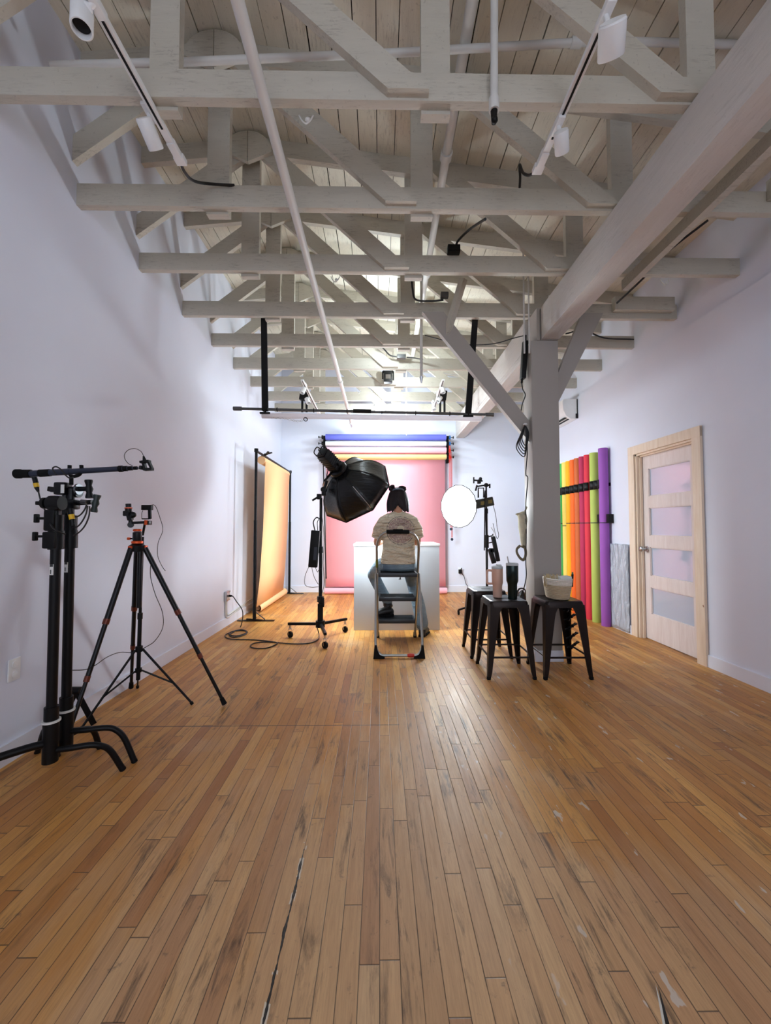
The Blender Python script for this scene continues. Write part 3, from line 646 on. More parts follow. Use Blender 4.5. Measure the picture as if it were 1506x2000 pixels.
for j, (dx, zb, cm, lab) in enumerate(((.035, .985, 'red', 'longest red bead chain hanging beside the pink paper'), (.005, 1.17, 'red', 'second red bead chain, shorter, beside the pink paper'), (-.03, 1.36, 'red', 'shortest red bead chain with dark weight beside the pink paper'))):
    x = xb+.07+dx*.6; yy_ = 7.20-j*.012
    t = thing('bead_chain', lab, 'chain', (x, yy_, zb))
    m = MB(); m.tube([(x-.008, yy_, 2.48+.1*(j)), (x-.008, yy_, zb+.03)], .0045, 6).tube([(x+.010, yy_, 2.48+.1*j), (x+.010, yy_, zb+.03)], .0045, 6); m.build('chain', M['red'], t)
    MB().cyl((x, yy_-.01, zb), (x, yy_+.01, zb), .024, n=20).build('weight', M['grey_tube'], t)

# peach backdrop on its own stand along the plain wall
A, B = V((-1.615, 5.21, 0)), V((-1.635, 7.28, 0))
t = thing('backdrop_stand', 'black two-pole backdrop stand along the wall holding peach paper', 'backdrop stand', (-1.63, 6.1, 0))
for q in (A, B):
    m = MB(); m.cyl(q+V((0, 0, .03)), q+V((0, 0, 1.3)), .022, n=16).cyl(q+V((0, 0, 1.3)), q+V((0, 0, 2.22)), .018, n=16); m.cyl(q+V((0, 0, 2.19)), q+V((0, 0, 2.235)), .026, n=14); m.build('pole', M['black'], t)
    m = MB(); m.bar(q+V((-.215, 0, .012)), q+V((.26, 0, .012)), .05, .008).bar(q+V((-.1, 0, .03)), q+V((.1, .0, .016)), .03, .01)
    m.bar(q+V((0, 0, .13)), q+V((.13, .02, .018)), .03, .006).bar(q+V((0, 0, .09)), q+V((-.02, .11, .016)), .03, .006); m.build('foot', M['blackmetal'], t)
MB().cyl(A+V((0, 0, 2.205)), B+V((0, 0, 2.205)), .016, n=14).build('crossbar', M['black'], t)
t = thing('backdrop_paper', 'peach orange paper hanging from the two-pole stand', 'backdrop paper', (-1.66, 6.2, 0))
ya, yb = 5.48, 6.98
MB().cyl((-1.63, ya, 2.13), (-1.63, yb, 2.13), .055, n=32).build('paper_roll', M['peach'], t)
m = MB(); m.rings([[V((x, ya+.02-.0*z, z)), V((x, yb-.02+max(0, .3-z)*.3, z))] for x, z in ((-1.60, 2.17), (-1.577, 2.12), (-1.585, 1.9), (-1.60, 1.2), (-1.64, .5), (-1.68, .12))], False, False)
o = m.build('hanging_sheet', M['peach'], t); s = o.modifiers.new('thick', 'SOLIDIFY'); s.thickness = .0015
m = MB(); r = .06; c0, c1 = V((-1.73, 5.70, .062)), V((-1.70, 7.16, .062))
m.tube([c0, c1], r, 28, cap=False); m.tube([c0, c1], r-.006, 28, cap=False)
m.build('bottom_roll', M['peach'], t)
MB().tube([c0+V((0, .03, 0)), c1], r-.03, 20).build('core', M['core'], t)
MB().tube([c0+V((-.02, .005, -.03)), c0+V((.0, -.09, .02))], .01, 8).build('core_plug', M['steel'], t)
def clamp(p, d, label, mat='plastic', s=1.0):
    p = V(p); d = V(d).normalized(); a = basis(d)[1]; t = thing('spring_clamp', label, 'clamp', p)
    m = MB(); m.bar(p-d*.045*s+a*.008*s, p+d*.01*s-a*.006*s, .018*s, .010*s).bar(p+d*.01*s+a*.006*s, p+d*.07*s-a*.022*s, .018*s, .010*s)
    m.build('jaw', M[mat], t)
    m = MB(); m.bar(p-d*.045*s-a*.008*s, p+d*.01*s+a*.006*s, .018*s, .010*s).bar(p+d*.01*s-a*.006*s, p+d*.07*s+a*.022*s, .018*s, .010*s); m.build('handle', M[mat], t)
    MB().cyl(p-basis(d)[2]*.012*s, p+basis(d)[2]*.012*s, .009*s, n=10).build('pivot', M['blackmetal'], t); return t
clamp((-1.60, 5.56, 2.215), (.75, -.5, .25), 'black spring clamp gripping the peach paper roll', s=1.5)

# ------------------------------------------------------------------ step ladder
M['alu'] = simple('satin_aluminium_tube', srgb(175, 175, 172), .3, .9, .05)
t = thing('step_ladder', 'three-step folding ladder with silver frame that the person sits on', 'step ladder', (.18, 4.05, 0))
x0, x1 = -.024, .386
def ff(z, x): return V((x, 4.385-(4.385-3.93)*z/1.17, z))
pts = [ff(.02, x0), ff(1.0, x0-.008)] + [ff(1.0+.165*math.sin(a), (x0-.008)+.12*(1-math.cos(a))) for a in [PI/2*i/7 for i in range(1, 8)]]
pts2 = [ff(1.0+.165*math.sin(a), (x1+.008)-.12*(1-math.cos(a))) for a in [PI/2*i/7 for i in range(7, 0, -1)]] + [ff(1.0, x1+.008), ff(.02, x1)]
MB().tube(pts+pts2, .0125, 12).build('handle_frame', M['alu'], t)
gm = ff(1.165, .18)
MB().tube([gm+V((-.115, 0, 0)), gm+V((-.11, 0, 0)), gm+V((.11, 0, 0)), gm+V((.115, 0, 0))], [.014, .021, .021, .014], 14).obox(gm+V((.0, -.004, .018)), (.10, .03, .02), None, .006).build('grip', M['rubber'], t)
x0b, x1b = -.040, .400
pts = [(x0b, 4.06, .735), (x0b-.0, 3.735, .14)] + [(x0b+.07*(1-math.cos(a)), 3.735-.045*math.sin(a), .14-.115*math.sin(a)) for a in [PI/2*i/6 for i in range(1, 7)]]
pts += [(x1b-.07*(1-math.cos(a)), 3.735-.045*math.sin(a), .14-.115*math.sin(a)) for a in [PI/2*i/6 for i in range(6, 0, -1)]] + [(x1b, 3.735, .14), (x1b, 4.06, .735)]
MB().tube(pts, .0125, 12).build('rear_frame', M['alu'], t)
for sx, xx in ((1, x0b), (-1, x1b)):
    MB().prism([(xx-sx*.02, 3.672, 0), (xx+sx*.085, 3.672, 0), (xx+sx*.085, 3.672, .02), (xx+sx*.04, 3.675, .035), (xx+sx*.018, 3.68, .075), (xx+sx*.012, 3.685, .115), (xx-sx*.008, 3.685, .115)], (0, .034, 0)).build('rubber_foot', M['rubber'], t)
MB().tube([(.255, 3.689, .026), (.27, 3.689, .026), (.305, 3.689, .026), (.32, 3.689, .026)], [.013, .018, .018, .013], 12).build('red_latch', M['red'], t)
for xx in (x0, x1): MB().lathe((xx, 4.385, 0), [(.019, 0), (.019, .02), (.0155, .06), (.013, .06)], 16).build('rubber_foot', M['rubber'], t)
M['tread'] = simple('black_ribbed_tread', srgb(30, 34, 40), .38, bump=.2)
for z, yn in ((.755, 3.945), (.49, 4.09), (.235, 4.205)):
    st = MB().box((x0+.012, yn, z-.042), (x1-.012, yn+.225, z), .006).build('step', M['tread'], t)
    m = MB()
    for i in range(7): m.box((x0+.03, yn+.02+i*.03, z), (x1-.03, yn+.026+i*.03, z+.0025))
    m.build('grip_strip', M['rubber'], st)
for xx in (x0-.006, x1+.006):
    MB().bar((xx, 4.10, .73), (xx, 4.16, .57), .006, .02).cyl((xx-.012, 4.09, .73), (xx+.012, 4.09, .73), .012, n=12).build('hinge', M['steel'], t)
MB().bar((x1+.012, 3.99, .60), (x1+.012, 4.12, .33), .004, .018).build('lock_bar', M['steel'], t)
MB().cyl((.205, 4.0, .69), (.205, 4.0, .712), .005, n=8).bar((.19, 4.0, .688), (.215, 4.0, .688), .02, .005).build('release_tab', M['plastic'], t)
for z, x in ((.88, x0b+.008), (.62, x0b)):
    pass
mk = ff(.86, x0-.007); 
def sq_band(z, L, mat, nm):
    a, b = ff(z, x0-.006), ff(z+L, x0-.007); MB().tube([a, b], .0132, 12).build(nm, mat, t)
sq_band(.80, .085, simple('green_band', srgb(120, 125, 50), .6), 'coloured_label')

# ------------------------------------------------------------------ stools
M['gun'] = NT('gunmetal_dark_bronze'); v = M['gun'].obj(); f = M['gun'].noise(v, 6, 4)
M['gun'].set(M['gun'].mix(f, srgb(52, 42, 38), srgb(30, 26, 26)), .33, .75); M['gun'] = M['gun'].m
def make_stool(cx, cy, label):
    t = thing('metal_stool', label, 'stool', (cx, cy, 0), 'dark metal stools by the post')
    H = .615; s = .152
    def sqr(h, z, r=.03, n=5):
        out = []
        for qx, qy in ((1, 1), (-1, 1), (-1, -1), (1, -1)):
            a0 = math.atan2(qy, qx)-PI/4
            for i in range(n+1):
                a = a0+PI/2*i/n; out.append(V((cx+qx*(h-r)+r*math.cos(a), cy+qy*(h-r)+r*math.sin(a), z)))
        return out
    m = MB(); m.rings([sqr(s+.006, H-.055), sqr(s+.004, H-.02), sqr(s-.002, H-.004), sqr(s-.012, H), sqr(s-.03, H-.004)], True); m.build('seat', M['gun'], t)
    MB().obox((cx, cy, H-.0035), (.085, .028, .003), None, .001).build('hand_slot', M['dark'], t)
    for qx in (-1, 1):
        for qy in (-1, 1):
            # folded sheet leg: L section, wide at the top, narrow at the foot
            rg = []
            for u in [0, .06, .12, .2, .35, .55, .75, .9, 1]:
                z = (H-.03)*(1-u); off = s+.004+(.196-s-.004)*u; w = .032+.052*(1-u)**1.2+(.03*(1-u/.15)**2 if u < .15 else 0)
                if u > .99: w = .024
                x_, y_ = cx+qx*off, cy+qy*off; th = .004
                rg.append([V((x_, y_, z)), V((x_-qx*w, y_, z)), V((x_-qx*w, y_-qy*th*3, z)), V((x_-qx*th*2.5, y_-qy*th*2.5, z)), V((x_-qx*th*3, y_-qy*w, z)), V((x_, y_-qy*w, z))])
            lg = MB().rings(rg).build('leg', M['gun'], t, ang=25)
            MB().obox((cx+qx*.184, cy+qy*.184, .012), (.028, .028, .024), None, .004).build('foot_cap', M['rubber'], lg)
    def rod(zz, a, b, nm):
        MB().cyl(a, b, .0078, n=10).bar(a, lerp(a, b, .1), .006, .018).bar(b, lerp(b, a, .1), .006, .018).build(nm, M['gun'], t)
    o1 = .176; z1, z2 = .17, .215
    rod(0, (cx-o1, cy-o1, z1), (cx+o1, cy-o1, z1), 'stretcher'); rod(0, (cx-o1, cy+o1, z1), (cx+o1, cy+o1, z1), 'stretcher')
    rod(0, (cx-o1, cy-o1, z1+.005), (cx-o1, cy+o1, z1+.005), 'stretcher'); rod(0, (cx+o1, cy-o1, z1+.005), (cx+o1, cy+o1, z1+.005), 'stretcher')
    MB().bar((cx-.14, cy-.14, .535), (cx+.14, cy+.14, .535), .018, .004).bar((cx-.14, cy+.14, .53), (cx+.14, cy-.14, .53), .018, .004).build('cross_brace', M['gun'], t)
    return t
make_stool(1.502, 3.39, 'dark bronze metal stool carrying the woven basket')
make_stool(1.052, 3.40, 'dark bronze metal stool carrying both tumblers')
make_stool(1.033, 3.906, 'dark bronze metal stool standing behind the tumbler stool, its top empty')

# tumblers
M['pinkcup'] = simple('blush_powder_coat', srgb(214, 172, 152), .45, .1, .02, bump=.1, bscale=400)
M['greencup'] = NT('dark_green_gloss').set(srgb(26, 40, 38), .18, .6).m
M['clear'] = NT('clear_lid').set(srgb(205, 210, 212), .12, Alpha=.85).m
p = V((1.008, 3.43, .615))
t = thing('tumbler', 'blush pink handled tumbler on the stool beside the dark one', 'tumbler', p)
MB().lathe(p, [(.001, .004), (.033, .004), (.036, 0), (.0375, .008), (.039, .095), (.042, .108), (.046, .125), (.0475, .24), (.046, .243)], 32).build('body', M['pinkcup'], t)
MB().lathe(p, [(.047, .243), (.048, .25), (.046, .262), (.03, .266), (.001, .267)], 32).obox(p+V((.01, -.01, .272)), (.045, .03, .014), None, .004).build('lid', M['clear'], t)
hx = -.045
MB().tube(spline([p+V((hx, 0, .225)), p+V((hx-.03, 0, .228)), p+V((hx-.042, 0, .215)), p+V((hx-.042, 0, .13)), p+V((hx-.03, 0, .115)), p+V((hx+.004, 0, .115))], 5), .0095, 12, sq=.8).build('handle', M['pinkcup'], t)
p = V((1.105, 3.335, .615))
t = thing('tumbler', 'tall dark green tumbler with straw and clear lid on the stool', 'tumbler', p)
MB().lathe(p, [(.001, .004), (.034, .003), (.037, 0), (.038, .006), (.0385, .12), (.041, .132), (.048, .15), (.0495, .275), (.048, .28)], 36).build('body', M['greencup'], t)
MB().lathe(p, [(.049, .278), (.0505, .283), (.0505, .292), (.047, .298), (.044, .292), (.001, .292)], 36).build('lid', M['clear'], t)
MB().cyl(p+V((-.028, -.01, .28)), p+V((-.042, -.01, .355)), .005, n=10).build('straw', M['steel'], t)

# basket
t = NT('two_tone_rope_coil'); v = t.obj(); x, y, z = t.sep(v)
c = t.mix(t.rng(z, .118, .122), srgb(196, 178, 150), srgb(232, 226, 216)); n_ = t.noise(t.mapping(v, (60, 60, 10)), 3, 3); c = t.mix(t.rng(n_, .4, .7, 0, .25), c, srgb(150, 132, 104)); t.set(c, .85); t.bump(n_, .3, .004); M['rope'] = t.m
p = V((1.50, 3.375, .615)); t = thing('woven_basket', 'oval cream and beige rope basket on the stool nearest the post', 'basket', p)
prof = []; nb = 14
for i in range(nb):
    z = .006+.165*(i+.5)/nb; rr = .115+.038*(z/.17)**.8
    for a in (-1, -.5, 0, .5, 1): prof.append((rr+.0045*math.cos(a*PI/2)-.002, z+.0055*a))
inner = [(prof[-1][0]-.010, .174), (.135, .15), (.115, .06), (.108, .014), (.001, .012)]
MB().lathe(p, [(.001, 0), (.108, 0)]+prof+inner, 56, sx=.72, sy=1.0).build('body', M['rope'], t)
o = MB().obox(p+V((.04, -.035, .155)), (.10, .075, .07), Matrix.Rotation(.1, 3, 'Z'), .006).build('snack_box', M['sticker'], origin=p+V((.04, -.035, .12))); tag(o, 'small white box sticking out of the basket', 'box')
m = MB()
for i in range(26):
    a = random.uniform(-.115, .005); q = p+V((a, random.uniform(-.05, .03), .10)); m.tube([q, q+V((random.uniform(-.012, .006), random.uniform(-.01, .01), random.uniform(.085, .105)))], .0035, 5)
o = m.build('brush_bristles', simple('straw_bristles', srgb(205, 182, 140), .8), origin=p+V((-.05, 0, .1))); tag(o, 'pale straw bristle bundle inside the basket', 'brush')
t = thing('marker_pen', 'black marker standing in the basket beside the white box', 'pen', p+V((.105, -.05, .10)))
MB().cyl(p+V((.105, -.04, .10)), p+V((.112, -.04, .205)), .009, n=12).build('barrel', M['plastic'], t)
MB().cyl(p+V((.112, -.04, .205)), p+V((.1125, -.04, .222)), .006, n=12).build('green_cap', simple('green_cap', srgb(30, 130, 90), .4), t)
# clamps on the stool leg
for i in range(5):
    z = .525-.078*i; clamp((1.635+.008*i, 3.43, z), (-.75, -.25, -.35), 'black spring clamp on the basket stool leg, %s of five counted downward' % ORD[i], s=.95)

# ------------------------------------------------------------------ heavy stands near the camera
def knobT(m, c, d, L=.05, w=.045):
    c = V(c); d = V(d).normalized(); e = c+d*L; m.cyl(c, e, .006, n=8).bar(e+V((0, 0, -w/2)), e+V((0, 0, w/2)), .022, .014, d, .004); return m
def cstand(bx, by, tx, label, legs, collar0, ring):
    t = thing('c_stand', label, 'light stand', (bx, by, 0))
    def ax(z): return V((bx+(tx-bx)*(z-.35)/.75, by, z))
    MB().tube([ax(.12), ax(1.13)], .0215, 20).build('column', M['black'], t)
    m = MB(); m.tube([ax(.115), ax(.115), ax(.30), ax(.30), ax(.305), ax(.37), ax(.37)], [.02, .032, .032, .036, .029, .029, .021], 20); m.build('base_collar', M['black'], t)
    MB().tube([ax(.300), ax(.300), ax(.309), ax(.309)], [.033, .0375, .0375, .033], 20).build('tape_ring', M['sticker'], t)
    MB().tube([ax(1.11), ax(1.11), ax(1.195), ax(1.2), ax(1.2), ax(1.275), ax(1.275)], [.02, .0325, .0325, .031, .029, .029, .02], 20).build('top_collar', M['black'], t)
    MB().obox(ax(1.015)+V((.0, -.0218, 0)), (.018, .002, .05), None, 0).build('sticker', M['sticker'], t)
    for i in range(5): pass
    MB().obox(ax(1.035)+V((.0, -.023, 0)), (.014, .001, .012)).obox(ax(1.005)+V((-.003, -.023, 0)), (.004, .001, .02)).build('sticker_print', M['label_ink'], t)
    for i, L in enumerate(legs):
        m = MB(); m.tube(spline(L, 6), .0175 if (by < 2 and i == 1) else .0140, 14); lg = m.build('leg', M['black'], t)
        e = V(L[-1]); MB().cyl(e, e+(V(L[-1])-V(L[-2])).normalized()*.012, .0145, n=12).build('foot_cap', M['rubber'], lg)
    for q in L[:0]: pass
    return t, ax
la = [[V((-1.55, 1.94, .165)), V((-1.47, 1.955, .168)), V((-1.40, 1.98, .168)), V((-1.36, 2.00, .155)), V((-1.33, 2.03, .115)), V((-1.289, 2.06, .012))],
      [V((-1.56, 1.93, .205)), V((-1.62, 1.87, .208)), V((-1.72, 1.77, .20)), V((-1.80, 1.69, .175)), V((-1.86, 1.63, .11)), V((-1.885, 1.60, .012))],
      [V((-1.56, 1.95, .16)), V((-1.62, 2.05, .13)), V((-1.67, 2.13, .08)), V((-1.705, 2.18, .012))]]
lb = [[V((-1.565, 2.05, .20)), V((-1.48, 2.06, .20)), V((-1.39, 2.085, .198)), V((-1.35, 2.10, .18)), V((-1.315, 2.115, .13)), V((-1.272, 2.129, .012))],
      [V((-1.565, 2.05, .19)), V((-1.66, 2.11, .18)), V((-1.77, 2.18, .15)), V((-1.84, 2.22, .012))],
      [V((-1.57, 2.05, .17)), V((-1.56, 2.14, .16)), V((-1.55, 2.22, .12)), V((-1.54, 2.26, .012))]]
tA, axA = cstand(-1.550, 1.94, -1.552, 'heavy black stand nearest the camera, its curved legs on the floor by the wall', la, 0, 0)
tB, axB = cstand(-1.566, 2.05, -1.570, 'second heavy black stand nested just behind the nearest one, carrying the boom', lb, 0, 0)
Bm = M['black']
m = MB()
for (x, y) in ((255, 740), (240, 922)):
    c = P(20+(x+110)/5.193, 870+y/5.193, 1.92); knobT(m, c, (-1, 0, 0), .045, .042)
m.build('lock_knob', M['plastic'], tA)
def qq(x, y, Y=2.02): return P(20+x/5.193, 870+y/5.193, Y)
MB().obox(qq(430, 760, 1.93), (.05, .05, .10), None, .008).obox(qq(430, 960, 1.93), (.06, .055, .08), None, .008).build('clamp_body', M['black'], tA)
# grip head on the near stand
m = MB(); c = qq(465, 585, 1.93); m.cyl(c+V((-.03, 0, 0)), c+V((.03, 0, 0)), .033, n=24).obox(c+V((0, 0, 0)), (.05, .05, .07), None, .01).cyl(c+V((0, 0, -.07)), c, .014, n=12)
m.cyl(c+V((-.035, 0, 0)), c+V((-.07, 0, 0)), .008, n=10).cyl(c+V((-.06, 0, 0)), c+V((-.045, 0, 0)), .027, n=14).obox(c+V((-.082, 0, 0)), (.02, .02, .018), None, .004); m.build('grip_head', M['plastic'], tA)
# grip heads on the boom stand
m = MB(); c = qq(560, 440, 2.05); m.cyl(axB(1.2), V((axB(1.2).x, 2.05, c.z)), .016, n=14); m.obox(c+V((-.012, 0, 0)), (.055, .06, .065), None, .01).cyl(c+V((0, 0, -.16)), c, .013, n=12)
m.bar(qq(510, 455, 2.05), qq(385, 440, 2.05), .016, .026, bev=.005); m.obox(qq(450, 455, 2.05), (.045, .018, .02), None, .008)
m.cyl(qq(600, 445, 2.05), qq(780, 440, 2.05), .012, n=12).cyl(qq(660, 470, 2.07)+V((-.0, 0, 0)), qq(700, 470, 2.07), .03, n=20)
m.cyl(qq(610, 590, 2.05), qq(830, 575, 2.05), .012, n=12).obox(qq(590, 600, 2.05), (.09, .05, .05), None, .01).cyl(qq(590, 690, 2.05), qq(590, 560, 2.05), .014, n=12)
m.build('grip_head', M['blackmetal'], tB)
MB().cyl(qq(680, 445, 2.05), qq(700, 445, 2.05), .028, n=28).cyl(qq(720, 570, 2.03), qq(775, 575, 2.03), .011, n=16).build('silver_disc', simple('dull_steel', srgb(120, 122, 126), .35, 1.0), tB)
MB().obox(qq(530, 440, 1.965), (.016, .003, .042)).build('sticker', M['sticker'], tB)
def tee(a, b, r, nm, mat):
    MB().tube([a, lerp(a, b, .08), lerp(a, b, .3), lerp(a, b, .5), lerp(a, b, .7), lerp(a, b, .92), b], [r*1.0, r*1.05, r*.72, r*1.05, r*.72, r*1.05, r*1.0], 16).build(nm, mat, tB)
tee(qq(795, 350, 2.05), qq(805, 535, 2.05), .0175, 'tee_handle', M['plastic'])
tee(qq(885, 500, 2.01), qq(845, 675, 2.01), .0165, 'tee_handle', simple('dark_green_grip', srgb(26, 40, 38), .4))
m = MB(); m.cyl(qq(620, 400, 2.05), qq(620, 320, 2.05), .009, n=12)
m.tube(spline([qq(603, 200, 2.08), qq(603, 270, 2.08), qq(620, 310, 2.07), qq(660, 312, 2.05), qq(705, 290, 2.02), qq(722, 250, 2.02), qq(722, 200, 2.02)], 5), .009, 10).build('boom_cradle', M['rubber'], tB)
tt = thing('boom_pole', 'dark telescopic boom pole resting level on the stand cradle', 'boom pole', qq(660, 262))
e0, e1 = qq(60, 288), qq(210, 287); f1 = qq(1105, 238)
MB().tube([e0, e0, lerp(e0, e1, .3), lerp(e0, e1, .35), e1], [.012, .0235, .0235, .021, .021], 20).build('end_cap', M['rubber'], tt)
MB().tube([e1, lerp(e1, f1, .45)], [.0165, .0165], 20).tube([lerp(e1, f1, .45), f1], [.0145, .0135], 20).build('tube_section', M['grey_tube'], tt)
MB().tube([lerp(e1, f1, .1), lerp(e1, f1, .22)], .0185, 20).build('foam_grip', M['rubber'], tt)
s0 = f1
for i, (xx, r) in enumerate(((1150, .0165), (1200, .0135), (1255, .011), (1300, .009))):
    s1 = qq(xx, 238-(xx-1105)*.05); MB().tube([s0, lerp(s0, s1, .72)], r, 16).build('twist_lock', M['rubber'], tt); MB().tube([lerp(s0, s1, .7), s1], r*.72, 14).build('tube_section', M['grey_tube'], tt); s0 = s1
MB().cyl(s0, qq(1345, 226), .005, n=8).build('tip_screw', M['steel'], tt)
m = MB(); m.obox(qq(1335, 226), (.014, .03, .02), None, .004).obox(qq(1370, 165), (.045, .03, .012), Matrix.Rotation(-.15, 3, 'Y'), .003).bar(qq(1352, 170), qq(1372, 240), .02, .012).bar(qq(1405, 165), qq(1440, 240), .02, .010).bar(qq(1360, 245), qq(1445, 240), .025, .012)
m.tube([qq(1362, 150), qq(1352, 108)], [.009, .004], 10); m.build('phone_clamp', M['plastic'], tt)
MB().tube(spline([qq(1352, 105), qq(1325, 60), qq(1265, 32), qq(1200, 45), qq(1160, 90), qq(1165, 140), qq(1200, 185), qq(1240, 205)]), .0016, 6).build('thin_cable', M['cable'], tt)
tt = thing('audio_cable', 'black cable with yellow-banded connector dangling from the boom pole', 'cable', qq(262, 345))
MB().cyl(qq(245, 325), qq(262, 385), .011, .011, 14).tube([qq(268, 425), qq(285, 470)], [.0105, .005], 12).build('connector', M['plastic'], tt)
MB().cyl(qq(260, 385), qq(270, 425), .0118, .0112, 14).build('yellow_band', M['yellow'], tt)
MB().tube(spline([qq(285, 465), qq(310, 560), qq(345, 640), qq(380, 725), qq(410, 800, 1.9), qq(460, 860, 1.88), qq(560, 900, 1.92)]), .0035, 8).build('cord', M['cable'], tt)
tt = thing('audio_cable', 'black looped cable with yellow-banded connector hanging at the stand head', 'cable', qq(625, 720))
MB().cyl(qq(610, 640, 1.94), qq(618, 700, 1.94), .011, n=14).cyl(qq(628, 750, 1.94), qq(635, 815, 1.94), .010, n=14).build('connector', M['plastic'], tt)
MB().cyl(qq(618, 700, 1.94), qq(628, 750, 1.94), .012, n=14).build('yellow_band', M['yellow'], tt)
m = MB()
for L in (((620, 650), (660, 720), (710, 705), (755, 650), (775, 600)), ((635, 830), (680, 825), (730, 770), (770, 690), (785, 610)), ((640, 915), (700, 880), (760, 810), (800, 710), (805, 615)), ((470, 300), (430, 240), (460, 215), (510, 240), (560, 300), (600, 330), (640, 325))):
    m.tube(spline([qq(x, y, 1.96-.01) for x, y in L]), .0035, 8)
m.build('cord', M['cable'], tt)
t = thing('folding_bracket', 'folded black metal bracket on the floor behind the heavy stands', 'bracket', (-1.79, 2.42, 0))
q = P(148, 1348, 2.46)
MB().bar(q, V((q.x-.055, 2.37, .01)), .025, .03).bar(q, V((q.x+.07, 2.52, .01)), .025, .03).cyl(q+V((-.03, 0, 0)), q+V((.03, 0, 0)), .02, n=12).obox(q+V((-.03, -.01, -.03)), (.04, .04, .07), None, .006).build('legs', M['black'], t)

# ------------------------------------------------------------------ tripod with orange collars
t = thing('tripod', 'black photo tripod with orange collars, tallest legs spread on the floor', 'tripod', (-1.54, 2.62, 0))
hub = V((-1.575, 2.62, 1.095))
feet = [V((-1.053, 2.77, .015)), V((-1.861, 3.06, .015)), V((-1.70, 2.21, .015))]
for i, fo in enumerate(feet):
    d = (fo-hub); h0 = hub+V((d.x, d.y, 0)).normalized()*.045+V((0, 0, -.015))
    lg = MB().tube([h0, lerp(h0, fo, .40)], .0165, 14).tube([lerp(h0, fo, .40), lerp(h0, fo, .68)], .0135, 14).tube([lerp(h0, fo, .68), lerp(h0, fo, .97)], .0108, 14).build('leg', M['blackmetal'], t)
    for f in (.40, .68): MB().tube([lerp(h0, fo, f-.012), lerp(h0, fo, f+.016)], .0185-.003*(f > .5), 16).build('leg_lock', simple('bronze_lock', srgb(110, 52, 36), .4, .4) if 'bl' not in M else M['bl'], lg)
    MB().tube([lerp(h0, fo, .96), fo], [.014, .017], 12).build('foot_cap', M['rubber'], lg)
    MB().obox(h0+V((0, 0, .004)), (.026, .026, .022), None, .004).build('leg_hinge', M['orange_metal'], t)
MB().lathe(hub, [(.02, -.04), (.045, -.035), (.048, .0), (.03, .012)], 20).build('spider', M['black'], t)
MB().tube([hub+V((.02, 0, 0)), hub+V((.02, 0, -.40))], .015, 14).build('centre_column', M['blackmetal'], t)
MB().lathe(hub+V((0, 0, .012)), [(.024, 0), (.034, .003), (.034, .016), (.026, .02)], 20).build('orange_collar', M['orange_metal'], t)
MB().lathe(hub+V((0, 0, .03)), [(.024, 0), (.027, .01), (.027, .055), (.02, .06)], 20).cyl(hub+V((-.05, 0, .045)), hub+V((-.02, 0, .045)), .005, n=8).build('ball_head', M['blackmetal'], t)
MB().cyl(hub+V((-.062, 0, .045)), hub+V((-.045, 0, .045)), .009, n=10).lathe(hub+V((0, 0, .092)), [(.02, 0), (.026, .004), (.026, .012), (.02, .016)], 18).build('orange_knob', M['orange_metal'], t)
yT = 2.62
m = MB(); m.bar(qq(1245, 785, yT), qq(1425, 778, yT), .035, .016, bev=.003).obox(qq(1400, 785, yT), (.03, .04, .028), None, .004)
m.tube([qq(1222, 810, yT), qq(1222, 760, yT)], .013, 12).cyl(qq(1222, 805, yT-.02), qq(1222, 805, yT+.03), .019, n=16).bar(qq(1222, 760, yT), qq(1205, 690, yT), .03, .03, bev=.006)
m.ball(qq(1245, 705, yT), .02, 14).obox(qq(1192, 690, yT), (.04, .045, .035), None, .006).cyl(qq(1200, 625, yT), qq(1198, 592, yT), .0165, n=16).cyl(qq(1198, 690, yT), qq(1198, 640, yT), .02, n=16); m.build('side_arm', M['blackmetal'], t)
MB().cyl(qq(1199, 640, yT), qq(1199, 630, yT), .0225, n=18).obox(qq(1378, 782, yT-.022), (.016, .01, .03)).build('orange_trim', M['orange_metal'], t)

t = thing('light_stand', 'slim black light stand behind the tripod, topped with a phone clamp', 'light stand', (-1.628, 2.707, 0))
b0 = V((-1.61, 2.72, .10)); pt = V((-1.60, 2.72, 1.16)); fs = [V((-1.279, 2.79, .01)), V((-1.783, 2.45, .01)), V((-1.825, 3.08, .01))]
def lax(z): return lerp(b0, pt, (z-.1)/1.06)
MB().tube([lax(.20), lax(.62)], .0125, 14).tube([lax(.62), lax(1.15)], .0095, 14).build('column', M['black'], t)
for fo in fs:
    h0 = lax(.40); d = V((fo.x-h0.x, fo.y-h0.y, 0)).normalized(); h1 = h0+d*.022
    lg = MB().tube([h1, fo], .0075, 10, sq=.8).build('leg', M['black'], t)
    MB().tube([lax(.26)+d*.02, lerp(h1, fo, .62)], .006, 8).build('brace', M['black'], t)
    MB().tube([lerp(h1, fo, .97), fo+V((0, 0, -.004))], .0105, 10).build('foot_cap', M['rubber'], lg)
for za, zb_, r_c in ((.385, .42, .022), (.25, .275, .02), (.60, .64, .016)): MB().tube([lax(za), lax(zb_)], r_c, 14).build('collar', M['plastic'], t)
yT = 2.70
m = MB(); m.obox(qq(1390, 630, yT), (.066, .03, .035), None, .004).bar(qq(1345, 745, yT), qq(1420, 745, yT), .02, .008).bar(qq(1415, 650, yT), qq(1418, 745, yT), .018, .014).tube([pt, qq(1372, 760, yT)], .008, 8); m.build('phone_clamp', M['plastic'], t)
MB().tube(spline([qq(1420, 605, yT), qq(1470, 612, yT), P(312, 1010, yT), P(318, 1035, yT), P(309, 1060, yT), P(308, 1085, yT), P(316, 1105, yT), P(323, 1115, yT)]), .002, 6).build('thin_cable', M['cable'], t)
